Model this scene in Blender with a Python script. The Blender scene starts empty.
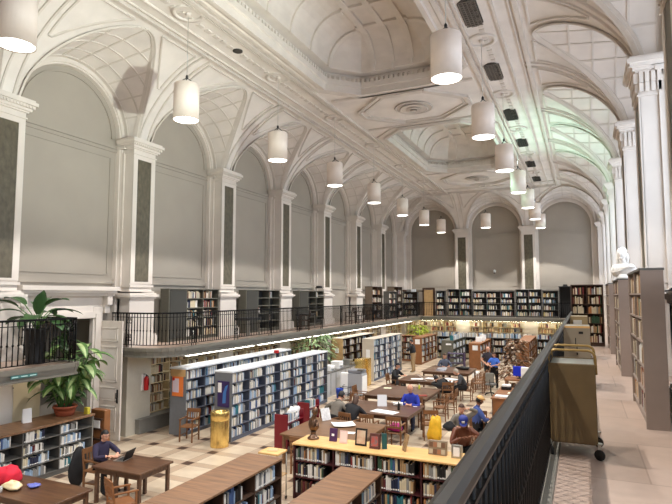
import bpy, bmesh, math, random
from mathutils import Vector, Matrix
PI = math.pi
R = math.radians
random.seed(7)
COL = bpy.context.scene.collection
# ------------------------------------------------------------------ materials
MATS = {}
def mat(name, col, rough=.6, metal=0., noise=.0, scale=8., emit=0., emcol=None, bump=0., spec=None, col2=None, alpha=None, stretch=None):
    if name in MATS: return MATS[name]
    m = bpy.data.materials.new(name); m.use_nodes = True
    nt = m.node_tree; b = nt.nodes['Principled BSDF']
    b.inputs['Base Color'].default_value = (*col, 1)
    b.inputs['Roughness'].default_value = rough
    b.inputs['Metallic'].default_value = metal
    if spec is not None: b.inputs['Specular IOR Level'].default_value = spec
    if emit:
        b.inputs['Emission Color'].default_value = (*(emcol or col), 1)
        b.inputs['Emission Strength'].default_value = emit
    if alpha is not None: b.inputs['Alpha'].default_value = alpha
    if noise or bump or col2:
        tc = nt.nodes.new('ShaderNodeTexCoord'); mp = nt.nodes.new('ShaderNodeMapping')
        nz = nt.nodes.new('ShaderNodeTexNoise'); nz.inputs['Scale'].default_value = scale; nz.inputs['Detail'].default_value = 5
        if stretch: mp.inputs['Scale'].default_value = stretch
        nt.links.new(tc.outputs['Object'], mp.inputs[0]); nt.links.new(mp.outputs[0], nz.inputs['Vector'])
        cr = nt.nodes.new('ShaderNodeValToRGB')
        c1 = tuple(max(0, c*(1-noise)) for c in col); c2 = col2 or tuple(min(1, c*(1+noise)) for c in col)
        cr.color_ramp.elements[0].position = .3; cr.color_ramp.elements[1].position = .7
        cr.color_ramp.elements[0].color = (*(c1 if not col2 else col), 1); cr.color_ramp.elements[1].color = (*c2, 1)
        nt.links.new(nz.outputs['Fac'], cr.inputs[0]); nt.links.new(cr.outputs[0], b.inputs['Base Color'])
        if bump:
            bp = nt.nodes.new('ShaderNodeBump'); bp.inputs['Strength'].default_value = bump; bp.inputs['Distance'].default_value = .02
            nt.links.new(nz.outputs['Fac'], bp.inputs['Height']); nt.links.new(bp.outputs[0], b.inputs['Normal'])
    MATS[name] = m
    return m
def S(r, g, b):   # sRGB 0-255 to linear
    f = lambda c: (c/255/12.92) if c/255 <= .04045 else ((c/255+.055)/1.055)**2.4
    return (f(r), f(g), f(b))
# ------------------------------------------------------------------ mesh builder
class MB:
    def __init__(s): s.v = []; s.f = []; s.mi = []; s.T = Matrix.Identity(4); s.m = 0; s.sm = []
    def add(s, vs, fs, smooth=False):
        n = len(s.v); T = s.T
        s.v += [tuple(T @ Vector(p)) for p in vs]
        s.f += [tuple(n+i for i in f) for f in fs]; s.mi += [s.m]*len(fs); s.sm += [smooth]*len(fs)
        return s
    def box(s, x0, x1, y0, y1, z0, z1):
        return s.add([(x0,y0,z0),(x1,y0,z0),(x1,y1,z0),(x0,y1,z0),(x0,y0,z1),(x1,y0,z1),(x1,y1,z1),(x0,y1,z1)],
                     [(0,3,2,1),(4,5,6,7),(0,1,5,4),(1,2,6,5),(2,3,7,6),(3,0,4,7)])
    def bbox(s, x0, x1, y0, y1, z0, z1, b=.01):   # box with chamfered vertical and top edges
        b = min(b, (x1-x0)*.4, (y1-y0)*.4, (z1-z0)*.4)
        ring = lambda i, z: [(x0+i,y0+b,z),(x0+b,y0+i,z),(x1-b,y0+i,z),(x1-i,y0+b,z),(x1-i,y1-b,z),(x1-b,y1-i,z),(x0+b,y1-i,z),(x0+i,y1-b,z)]
        vs = ring(0,z0)+ring(0,z1-b)+ring(b*.9,z1)
        fs = [tuple(range(7,-1,-1)), tuple(range(16,24))]
        for k in (0,8):
            fs += [(k+i, k+(i+1)%8, k+8+(i+1)%8, k+8+i) for i in range(8)]
        return s.add(vs, fs)
    def bar(s, p, q, w, h=None, up=(0,0,1)):
        p, q = Vector(p), Vector(q); h = h or w; d = (q-p).normalized(); u = Vector(up)
        if abs(d.dot(u)) > .98: u = Vector((1,0,0))
        r = d.cross(u).normalized(); u = r.cross(d)
        c = [r*sx*w/2+u*sz*h/2 for sx, sz in ((-1,-1),(1,-1),(1,1),(-1,1))]
        return s.add([p+k for k in c]+[q+k for k in c], [(0,1,2,3),(7,6,5,4),(0,4,5,1),(1,5,6,2),(2,6,7,3),(3,7,4,0)])
    def tube(s, pts, r, n=8, cap=True, closed=False):
        pts = [Vector(p) for p in pts]; vs = []; k = len(pts); rr = r if hasattr(r, '__len__') else [r]*k
        prev = None
        for i, p in enumerate(pts):
            a = pts[i-1] if (i or closed) else p; b = pts[(i+1) % k] if (i < k-1 or closed) else p
            d = (b-a).normalized()
            u = prev if prev is not None else (Vector((0,0,1)) if abs(d.z) < .9 else Vector((1,0,0)))
            e = d.cross(u)
            if e.length < 1e-4: e = d.cross(Vector((0,1,0)))
            e.normalize(); u = e.cross(d).normalized(); prev = u
            vs += [p+(e*math.cos(2*PI*j/n)+u*math.sin(2*PI*j/n))*rr[i] for j in range(n)]
        fs = []
        for i in range(k if closed else k-1):
            a = i*n; b = ((i+1) % k)*n
            fs += [(a+j, a+(j+1)%n, b+(j+1)%n, b+j) for j in range(n)]
        if cap and not closed: fs += [tuple(range(n-1,-1,-1)), tuple((k-1)*n+j for j in range(n))]
        return s.add(vs, fs, True)
    def lathe(s, prof, n=16, c=(0,0,0), smooth=True, capb=True, capt=True):
        vs = []
        for r, z in prof: vs += [(c[0]+r*math.cos(2*PI*j/n), c[1]+r*math.sin(2*PI*j/n), c[2]+z) for j in range(n)]
        fs = []
        for i in range(len(prof)-1):
            a, b = i*n, (i+1)*n
            fs += [(a+j, a+(j+1)%n, b+(j+1)%n, b+j) for j in range(n)]
        s.add(vs, fs, smooth)
        k = len(s.v)-len(vs)
        if capb: s.f.append(tuple(k+j for j in range(n-1,-1,-1))); s.mi.append(s.m); s.sm.append(False)
        if capt: s.f.append(tuple(k+(len(prof)-1)*n+j for j in range(n))); s.mi.append(s.m); s.sm.append(False)
        return s
    def ell(s, c, rx, ry, rz, n=12, m=8):
        vs = []; c = Vector(c)
        for i in range(m+1):
            t = PI*i/m
            vs += [c+Vector((rx*math.sin(t)*math.cos(2*PI*j/n), ry*math.sin(t)*math.sin(2*PI*j/n), rz*math.cos(t))) for j in range(n)]
        fs = [(i*n+j, (i+1)*n+j, (i+1)*n+(j+1)%n, i*n+(j+1)%n) for i in range(m) for j in range(n)]
        return s.add(vs, fs, True)
    def sweep(s, path, prof, closed=False):
        # path: list of (point, sideways unit, outward unit); prof: list of (side, out)
        k = len(prof); vs = []
        for p, a, b in path:
            p, a, b = Vector(p), Vector(a), Vector(b)
            vs += [p+a*x+b*y for x, y in prof]
        n = len(path); fs = []
        for i in range(n if closed else n-1):
            a, b = i*k, ((i+1) % n)*k
            fs += [(a+j, b+j, b+j+1, a+j+1) for j in range(k-1)]
        return s.add(vs, fs)
    def poly(s, pts): return s.add(pts, [tuple(range(len(pts)))])
    def prism(s, pts, z0, z1):
        n = len(pts)
        return s.add([(x,y,z0) for x,y in pts]+[(x,y,z1) for x,y in pts],
                     [tuple(range(n-1,-1,-1)), tuple(range(n,2*n))]+[(i,(i+1)%n,n+(i+1)%n,n+i) for i in range(n)])
    def build(s, name, mats, parent=None, smooth=False, sharp=None, fix=True):
        me = bpy.data.meshes.new(name); me.from_pydata(s.v, [], s.f)
        for m in (mats if isinstance(mats, (list, tuple)) else [mats]): me.materials.append(m)
        me.polygons.foreach_set('material_index', s.mi)
        me.polygons.foreach_set('use_smooth', [True]*len(s.f) if smooth else s.sm)
        me.update()
        if fix and len(s.f) < 40000:
            bm = bmesh.new(); bm.from_mesh(me); bmesh.ops.recalc_face_normals(bm, faces=bm.faces); bm.to_mesh(me); bm.free()
        if sharp: me.set_sharp_from_angle(angle=R(sharp))
        o = bpy.data.objects.new(name, me); COL.objects.link(o)
        if parent: o.parent = parent
        return o
def tag(o, label, cat, group=None, kind=None):
    o['label'] = label; o['category'] = cat
    if group: o['group'] = group
    if kind: o['kind'] = kind
    return o
def thing(name, label, cat, loc=(0,0,0), rotz=0, group=None):
    o = bpy.data.objects.new(name, None); COL.objects.link(o); o.empty_display_size = .1
    o.location = loc; o.rotation_euler = (0,0,R(rotz))
    return tag(o, label, cat, group)
def struct(name, mb, m, smooth=False, sharp=None, fix=True):
    o = mb.build(name, m, None, smooth, sharp, fix); o['kind'] = 'structure'; return o
def dup(root, loc, rotz, label, group=None):
    def cp(o, par):
        c = o.copy(); COL.objects.link(c)
        if par is not None: c.parent = par
        for ch in kids.get(o, ()): cp(ch, c)
        return c
    kids = {}
    def gather(o):
        kids[o] = list(o.children)
        for c in kids[o]: gather(c)
    gather(root)
    r = cp(root, None); r.location = loc; r.rotation_euler = (0,0,R(rotz)); r['label'] = label
    if group: r['group'] = group
    return r
ORD = ['first','second','third','fourth','fifth','sixth','seventh','eighth','ninth','tenth','eleventh','twelfth','thirteenth','fourteenth','fifteenth','sixteenth','seventeenth','eighteenth','nineteenth','twentieth','twenty-first','twenty-second','twenty-third','twenty-fourth','twenty-fifth','twenty-sixth','twenty-seventh','twenty-eighth','twenty-ninth','thirtieth']

# ------------------------------------------------------------------ palette
plaster = mat('plaster_white', S(222,214,206), .75, noise=.05, scale=1.5)
plaster_ceiling = mat("plaster_ceiling", S(226,219,213), .8, noise=.10, scale=1.1, bump=.15)
plaster_wall = mat('plaster_grey', S(168,160,149), .8, noise=.04, scale=.8)
mould = mat('plaster_moulding', S(212,204,196), .7, noise=.06, scale=2)
marble_panel = mat('figured_marble', S(104,97,80), .5, scale=9, col2=S(80,74,60), stretch=(1,1,.6))
marble_tan = mat('pale_stone', S(206,196,182), .6, noise=.06, scale=3)
dark_wood = mat('dark_paint', S(40,40,42), .6)  # one even dark grey paint colour
rail_black = mat('black_iron', S(14,13,13), .5, spec=.2, noise=.3, scale=30)
rail_top = mat('handrail_black', S(16,16,17), .36, noise=.5, scale=40, stretch=(1,.1,1))
grey_paint = mat('grey_shelf', S(128,126,120), .55, noise=.05)
grey_dark = mat('grey_shelf_dark', S(98,96,92), .6, noise=.05)
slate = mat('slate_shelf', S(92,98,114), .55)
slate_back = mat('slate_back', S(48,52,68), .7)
top_light = mat('laminate_top_light', S(222,226,232), .5, noise=.03)
end_grey = mat('end_panel_grey', S(112,116,122), .5, noise=.05)
olive_grey = mat('olive_grey_paint', S(96,94,84), .6, noise=.05)
brown_top = mat('worn_brown_wood', S(148,110,80), .45, scale=3, col2=S(112,84,62), stretch=(6,.6,6))
brown_dark = mat('dark_brown_wood', S(74,54,42), .5, noise=.2, scale=4)
maroon_wood = mat('maroon_wood', S(70,28,32), .5, noise=.15)
maroon = mat('maroon_paint', S(122,22,36), .4, noise=.06)
oak_yellow = mat('yellow_oak', S(232,190,128), .45, scale=3, col2=S(214,168,104), stretch=(.5,6,6))
table_wood = mat('table_wood', S(108,76,54), .35, scale=2.5, col2=S(74,50,38), stretch=(.6,7,4))
table_wood2 = mat('table_wood_pale', S(128,94,64), .4, scale=2.5, col2=S(108,78,54), stretch=(.6,7,4))
chair_wood = mat('chair_wood', S(126,86,54), .45, noise=.2, scale=5)
orange_wood = mat('orange_wood', S(138,90,54), .5, noise=.15, scale=4)
tan_wood = mat('tan_wood', S(190,156,110), .5, noise=.1, scale=4)
ply = mat('cart_plywood', S(100,82,52), .5, noise=.12, scale=5)
steel = mat('brushed_steel', S(190,190,185), .3, metal=.9)
brass = mat('brass', S(232,200,124), .25, metal=.85, noise=.08, scale=2, stretch=(8,8,.3))
bronze = mat('bronze', S(108,84,68), .35, metal=.7, noise=.2)
rubber = mat('black_rubber', S(18,18,18), .6)
shelf_cream = mat('shelf_cream', S(226,208,168), .6, noise=.04)
cream = mat('cream_paint', S(226,218,208), .55, noise=.03)
cream_panel = mat('cream_panel', S(232,226,218), .55)
white = mat('white_paper', S(245,245,245), .6)
white_marble = mat('white_marble', S(246,244,240), .35, noise=.04, scale=5)
lamp_white = mat('lamp_shade_white', S(238,226,216), .5, noise=.02)
lampglow = mat('lamp_diffuser_glow', (1,.96,.9), .5, emit=14, emcol=(1,.95,.88))
fluo = mat('fluorescent_glow', (1,.95,.85), .5, emit=12, emcol=(1,.94,.84))
fluo_far = mat('fluorescent_glow_warm', (1,.93,.7), .5, emit=75, emcol=(1,.93,.68))
day = mat('window_daylight', (.8,.88,1), .5, emit=8.5, emcol=(.74,.85,1))
soil = mat('soil', S(50,38,30), .9)
terracotta = mat('terracotta', S(160,84,58), .7, noise=.1)
leaf_dark = mat('leaf_dark_green', S(52,86,44), .4, noise=.2, scale=6)
leaf_mid = mat('leaf_mid_green', S(84,122,62), .45, noise=.2, scale=6)
leaf_pale = mat('leaf_pale_stripe', S(170,192,130), .45, noise=.15, scale=12)
leaf_bright = mat('leaf_lime', S(168,188,60), .5, noise=.15)
leaf_tree = mat('leaf_tree', S(150,178,128), .5, noise=.25, scale=5)
skin_l = mat('skin_light', S(222,168,142), .5)
skin_d = mat('skin_brown', S(136,88,62), .5)
shoe = mat('shoe_black', S(26,24,24), .5)

# ------------------------------------------------------------------ room dimensions
XL, XR = -13.35, 1.67            # wall planes
XC = (XL+XR)/2
YN, YF = -5.0, 41.55
ZB, ZS, ZT = 2.7, 9.25, 11.7     # balcony floor, arch spring, flat ceiling
BAY = 4.64
PIERS = [13.2+BAY*k for k in range(-4, 6)]
BAYS = [10.88+BAY*k for k in range(-3, 7)]
FX = [-10.64, -5.86, -1.08]
FP = [-8.25, -3.47]
RL = -11.2; RR = -.33             # balcony front edges
YB = 39.8
ARCH = 1.74; LUN = 1.95
COVE_A, COVE_B = 2.8, 2.5
def cove(d):
    d -= .35
    if d <= 0: return -COVE_B
    if d >= COVE_A: return 0.
    return COVE_B*((1-(1-d/COVE_A)**1.6)**(1/1.6)-1)
def ceil_z(x, y, split=False):
    u = min(x-XL, XR-x); v = YF-y
    z = ZT+min(cove(u), cove(v)); l = -9
    r = LUN+.15*max(0, u)
    for c in BAYS:
        if u < 2.95 and abs(y-c) < r: l = max(l, ZS+math.sqrt(r*r-(y-c)**2))
    r = LUN+.15*max(0, v)
    for c in FX:
        if v < 2.95 and abs(x-c) < r: l = max(l, ZS+math.sqrt(r*r-(x-c)**2))
    if split: return z, l
    return min(ZT, max(z, l))
COFFERS = [(-8.15, -3.55, 8.6, 17.9), (-8.15, -3.55, 22.6, 31.7)]
def octo(x0, x1, y0, y1, c, ins=0.):
    x0 += ins; x1 -= ins; y0 += ins; y1 -= ins; c = max(.05, c-ins*.586)
    return [(x0+c,y0),(x1-c,y0),(x1,y0+c),(x1,y1-c),(x1-c,y1),(x0+c,y1),(x0,y1-c),(x0,y0+c)]
def in_octo(x, y, q, c, ins=0):
    x0,x1,y0,y1 = q; x0 += ins; x1 -= ins; y0 += ins; y1 -= ins
    if not (x0 < x < x1 and y0 < y < y1): return False
    dx = min(x-x0, x1-x); dy = min(y-y0, y1-y)
    return dx+dy > c
# --------------- ceiling surface
def ceiling():
    xs = []; x = XL
    nx = 190; ny = 560
    xs = [XL+(XR-XL)*i/nx for i in range(nx+1)]
    ys = [YN+(YF-YN)*j/ny for j in range(ny+1)]
    mb = MB(); mb.v = [(x, y, ceil_z(x, y)) for y in ys for x in xs]
    for j in range(ny):
        for i in range(nx):
            cx = (xs[i]+xs[i+1])/2; cy = (ys[j]+ys[j+1])/2
            if any(in_octo(cx, cy, q, 1.0, .02) for q in COFFERS): continue
            a = j*(nx+1)+i
            mb.f.append((a, a+nx+1, a+nx+2, a+1))
    mb.mi = [0]*len(mb.f); mb.sm = [True]*len(mb.f)
    struct('ceiling', mb, plaster_ceiling, True, 28, fix=False)
ceiling()
def loft(mb, rings, close_top=True):
    n = len(rings[0]); vs = [p for r in rings for p in r]; fs = []
    for i in range(len(rings)-1):
        fs += [(i*n+j, i*n+(j+1)%n, (i+1)*n+(j+1)%n, (i+1)*n+j) for j in range(n)]
    if close_top: fs.append(tuple((len(rings)-1)*n+j for j in range(n)))
    mb.add(vs, fs)
TR = [0]
def trim(mb, m=None, smooth=False, sharp=None):
    TR[0] += 1
    return struct('trim_%d' % TR[0], mb, m or mould, smooth, sharp)
for q in COFFERS:
    mb = MB()
    prof = [(-.42,ZT+.02),(-.42,ZT-.07),(-.3,ZT-.07),(-.26,ZT-.03),(-.12,ZT-.03),(-.1,ZT-.12),(.03,ZT-.12),(.05,ZT+.1),(.12,ZT+.12),(.12,ZT+.3),(.02,ZT+.34),(.02,ZT+.44),(-.05,ZT+.5),(-.05,ZT+.58),(.3,ZT+.6)]
    loft(mb, [[(x,y,z) for x,y in octo(*q, 1.0, i)] for i, z in prof], False)
    cv = [(.3,ZT+.6)]+[(.3+1.1*(1-math.cos(t)), ZT+.6+1.1*math.sin(t)) for t in [PI/2*k/8 for k in range(1,9)]]
    loft(mb, [[(x,y,z) for x,y in octo(*q, 1.0, i)] for i, z in cv], True)
    trim(mb)
    # dentil course
    mb = MB(); o = octo(*q, 1.0, .08)
    for k in range(8):
        a, b = Vector((*o[k],0)), Vector((*o[(k+1)%8],0)); L = (b-a).length; n = int(L/.17); d = (b-a)/n
        for j in range(n):
            p = a+d*(j+.5); mb.bar((p.x,p.y,ZT+.3),(p.x,p.y,ZT+.42), .1)
    trim(mb)
    # ribs over the cove and panel frames on the crown
    mb = MB(); x0,x1,y0,y1 = q
    def rib(f):
        pts = [Vector((*f(i), z)) for i, z in cv]
        for a, b in zip(pts, pts[1:]): mb.bar(a+Vector((0,0,-.04)), b+Vector((0,0,-.04)), .2, .1)
    for k in range(6):
        y = y0+1.3+(y1-y0-2.6)*k/5
        rib(lambda i: (x0+i, y)); rib(lambda i: (x1-i, y))
    for x in (x0+1.6, (x0+x1)/2, x1-1.6):
        rib(lambda i: (x, y0+i)); rib(lambda i: (x, y1-i))
    zt = ZT+1.7
    for k in range(6):
        y = y0+1.45+(y1-y0-2.9)*k/5
        mb.box(x0+1.4, x1-1.4, y-.1, y+.1, zt-.08, zt+.01)
    for x in (x0+1.5, (x0+x1)/2-.1, x1-1.7): mb.box(x, x+.2, y0+1.4, y1-1.4, zt-.1, zt+.01)
    trim(mb)
# long and cross mouldings of the flat ceiling
def flat_strip(pts, w=.09, h=.06, closed=True):
    mb = MB(); n = len(pts)
    for k in range(n if closed else n-1):
        a, b = pts[k], pts[(k+1) % n]
        mb.bar((a[0],a[1],ZT-h/2+.005), (b[0],b[1],ZT-h/2+.005), w, h)
    return mb
mb = MB()
for s, X0 in ((1, XL), (-1, XR)):
    for d, w, h in ((3.0,.12,.1),(3.16,.05,.05),(3.55,.07,.06),(4.45,.07,.06),(4.62,.14,.08)):
        x = X0+s*d; mb.box(x-w/2, x+w/2, YN, YF-3.0, ZT-h, ZT+.01)
trim(mb)
mb = MB()
for d, w, h in ((3.0,.12,.1),(3.16,.05,.05),(4.4,.1,.07)): mb.box(XL+3, XR-3, YF-d-w/2, YF-d+w/2, ZT-h, ZT+.01)
for y in (18.25, 22.2, 32.1, 8.2): mb.box(-8.5, -3.2, y-.06, y+.06, ZT-.07, ZT+.01)
trim(mb)
for (y0, y1) in ((18.5, 21.9), (32.5, 36.4), (4.0, 7.9)):
    mb = MB()
    for ins in (0, .22):
        mb2 = flat_strip(octo(-8.0, -3.7, y0, y1, 1.3, ins), .08 if ins else .14, .06 if ins else .1)
        mb.add(mb2.v, mb2.f)
    c = (XC, (y0+y1)/2)
    for r, h in ((.75,.05),(.55,.09),(.3,.12),(.14,.18)): mb.lathe([(r, ZT-h),(r*.92, ZT-h-.02),(r*.92, ZT)], 24, (c[0],c[1],0))
    trim(mb)
# egg-shaped border rows on the flat margins
mb = MB()
for s, X0 in ((1, XL), (-1, XR)):
    for j in range(int((YF-3-0)/.35)):
        y = .2+j*.35; mb.box(X0+s*4.0-.07, X0+s*4.0+.07, y, y+.2, ZT-.03, ZT+.005)
trim(mb)
# --------------- lunette bands, groins and lunette coffers
def lunette(side, c, wide):
    # side: 'L','R','F'; returns mesh of bands around one lunette
    def P(u, t, z):
        if side == 'L': return Vector((XL+u, c+t, z))
        if side == 'R': return Vector((XR-u, c-t, z))
        return Vector((c+t, YF-u, z))
    half = wide/2
    mb = MB()
    # groin curve
    cur = []
    for k in range(33):
        dy = (half-.04)*(1-(k/32)**1.3)
        lo, hi = .35, 2.95
        for _ in range(30):
            u = (lo+hi)/2; r = LUN+.15*u
            lz = math.sqrt(max(0, r*r-dy*dy)) if dy < r else 0
            if COVE_B+cove(u)-(ZS-9.2) < lz: lo = u
            else: hi = u
        cur.append((u, dy, ZT+cove(u)))
    uend = cur[-1][0]
    full = [P(u, dy, z) for u, dy, z in cur]+[P(u, -dy, z) for u, dy, z in reversed(cur[:-1])]
    cen = P(1.2, 0, ZS-1)
    for w, off in ((.2, .0), (.05, -.02)):
        for a, b in zip(full, full[1:]):
            if (b-a).length < 1e-3: continue
            n = (cen-(a+b)/2).normalized()
            mb.bar(a+n*off*-1, b+n*off*-1, w, .035, up=n)
    def ufit(th):   # depth at which ray angle th meets the cove
        for u in [.05*k for k in range(0, 60)]:
            r = LUN+.15*u
            if u > .3 and ZS+r*math.sin(th) < ZT+cove(u): return u
        return uend
    for th in [R(a) for a in range(22, 160, 17)]:
        ue = ufit(th); us2 = [ue*k/6 for k in range(7)]
        pts = [P(u, (LUN+.15*u)*math.cos(th), ZS+(LUN+.15*u)*math.sin(th)) for u in us2]
        n = (P(0,0,ZS)-P(0, math.cos(th), ZS+math.sin(th))).normalized()
        for a, b in zip(pts, pts[1:]): mb.bar(a+n*.005, b+n*.005, .05, .04, up=n)
    for u0 in (.04, .6, 1.2, 1.8):
        arc = []
        for k in range(49):
            th = PI*k/48; r = LUN+.15*u0
            z = ZS+r*math.sin(th)
            arc.append(P(u0, r*math.cos(th), z) if (u0 < .3 or z > ZT+cove(u0)) else None)
        for a, b in zip(arc, arc[1:]):
            if a is None or b is None: continue
            n = (P(u0,0,ZS)-(a+b)/2).normalized()
            mb.bar(a+n*.005, b+n*.005, .1 if u0 < .1 else .05, .04, up=n)
    # rib band over the pier on the far side, with an inset panel line
    pc = half if side != 'F' else half
    pts = []
    for k in range(15):
        u = .36+2.75*(k/14)**1.6; pts.append((u, ZT+cove(u)))
    for dt, w in ((-.17,.05),(.17,.05)):
        for (u1,z1),(u2,z2) in zip(pts, pts[1:]):
            a, b = P(u1, pc+dt, z1-.02), P(u2, pc+dt, z2-.02); mb.bar(a, b, w, .07)
    # triangular spandrel panel
    for sg in (-1, 1):
        tri = [(1.35, .45), (2.75, 1.8), (2.75, .35), (1.35,.35)]
        for (u1,t1),(u2,t2) in zip(tri, tri[1:]+tri[:1]):
            prev = None
            for k in range(7):
                u = u1+(u2-u1)*k/6; t = (t1+(t2-t1)*k/6)
                p = P(u, sg*(half-t), ZT+cove(u)-.02)
                if prev is not None: mb.bar(prev, p, .05, .05)
                prev = p
    return mb
for c in BAYS: trim(lunette('L', c, BAY)); trim(lunette('R', c, BAY))
for c in FX: trim(lunette('F', c, 4.78))

# ------------------------------------------------------------------ walls, arched niches, pilasters
def arch_path(half, zb, n=24):
    pts = [(-half, zb), (-half, ZS)]+[(-half*math.cos(PI*k/n), ZS+half*math.sin(PI*k/n)) for k in range(1, n)]+[(half, ZS), (half, zb)]
    return pts
def niche(side, c, wide, zb=0., depth=.5, back=None, openings=None):
    """one bay of wall: recessed arch with stepped surround, back wall with panel mouldings"""
    if side == 'L': F = lambda t, d, z: (XL-d, c+t, z)
    elif side == 'R': F = lambda t, d, z: (XR+d, c-t, z)
    else: F = lambda t, d, z: (c+t, YF+d, z)
    mb = MB(); half = wide/2
    prof = [(LUN+.08, 0.),(LUN-.02,0.),(LUN-.02,.04),(1.86,.04),(1.86,.0),(ARCH+.05,.0),(ARCH+.04,.05),(ARCH,.05),(ARCH,depth)]
    rings = []
    for r, d in prof:
        rings.append([F(t, d, z) for t, z in arch_path(min(r, 9), zb)])
    n = len(rings[0]); vs = [p for r in rings for p in r]
    mb.add(vs, [(i*n+j, i*n+j+1, (i+1)*n+j+1, (i+1)*n+j) for i in range(len(rings)-1) for j in range(n-1)])
    # flat pier faces either side
    for s in (-1, 1):
        a, b = sorted((s*(LUN+.08), s*(half+.02))) if LUN+.08 < half else (0,0)
        mb.add([F(a,0,zb),F(b,0,zb),F(b,0,ZS+.1),F(a,0,ZS+.1)], [(0,1,2,3)])
    return mb, F
def panel_moulds(F, depth):
    mb = MB()
    def ln(pts, w=.05, h=.03):
        for a, b in zip(pts, pts[1:]):
            A, B = Vector(F(a[0], depth-.015, a[1])), Vector(F(b[0], depth-.015, b[1]))
            n = (Vector(F(0,0,0))-Vector(F(0,1,0)))
            mb.bar(A, B, w, h, up=n)
    ln([(-1.52,4.95),(-1.52,8.66),(1.52,8.66),(1.52,4.95),(-1.52,4.95)])
    ln([(-1.74,9.02),(1.74,9.02)], .1, .06); ln([(-1.74,8.88),(1.74,8.88)], .05, .05)
    ln([(-1.55*math.cos(PI*k/24), ZS+.02+1.55*math.sin(PI*k/24)) for k in range(25)], .06, .05)
    ln([(-1.74,4.72),(1.74,4.72)], .14, .12)
    return mb
# left wall
ND = .2
wl = MB()
for c in BAYS:
    mb, F = niche('L', c, BAY, depth=ND); trim(mb, plaster)
    trim(panel_moulds(F, ND), plaster_wall)
    if abs(c-10.88) < .1:
        # door opening 1.9 wide, 3.6 high
        pts = [(-1.62,0),(-.95,0),(-.95,3.6),(.95,3.6),(.95,0),(1.62,0)]
        wl.add([F(t,ND,z) for t,z in ((-1.8,0),(-.95,0),(-.95,3.6),(-1.8,3.6))], [(0,1,2,3)])
        wl.add([F(t,ND,z) for t,z in ((.95,0),(1.8,0),(1.8,3.6),(.95,3.6))], [(0,1,2,3)])
        wl.add([F(t,ND,z) for t,z in ((-1.8,3.6),(1.8,3.6),(1.8,11.2),(-1.8,11.2))], [(0,1,2,3)])
    else:
        wl.add([F(t,ND,z) for t,z in ((-1.8,0),(1.8,0),(1.8,11.2),(-1.8,11.2))], [(0,1,2,3)])
struct('wall_left', wl, plaster_wall)
wf = MB()
for c in FX:
    mb, F = niche('F', c, 4.78, depth=ND); trim(mb, plaster); trim(panel_moulds(F, ND), plaster_wall)
    wf.add([F(t,ND,z) for t,z in ((-1.8,0),(1.8,0),(1.8,11.2),(-1.8,11.2))], [(0,1,2,3)])
struct('wall_far', wf, plaster_wall)
wn = MB(); wn.add([(XL-.6,YN,0),(XR+1,YN,0),(XR+1,YN,12),(XL-.6,YN,12)], [(0,1,2,3)])
struct('wall_near', wn, plaster_wall)
wr = MB()
for i, c in enumerate(BAYS):
    mb, F = niche('R', c, BAY, depth=.95); trim(mb, marble_tan)
    wr.add([F(t,.95,z) for t,z in ((-1.8,0),(1.8,0),(1.8,5.0),(-1.8,5.0))], [(0,1,2,3)])
    # window with frame and mullions
    wm = MB()
    for t in (-1.6,-.55,.55,1.6): wm.bar(F(t,.93,5.0), F(t,.93,9.3), .08, .08)
    wr.add([F(t,.95,z) for t,z in ((-1.8,9.3),(1.8,9.3),(1.8,11.2),(-1.8,11.2))], [(0,1,2,3)])
    for z in (5.04,6.4,7.9,9.3): wm.bar(F(-1.6,.93,z), F(1.6,.93,z), .08, .08)
    o = struct('window_%d' % (i+1), wm, cream)
    g = MB(); g.add([F(t,.97,z) for t,z in ((-1.8,5.0),(1.8,5.0),(1.8,9.3),(-1.8,9.3))], [(0,1,2,3)])
    g.build('window_glass', day, o)
struct('wall_right', wr, plaster_wall)
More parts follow.
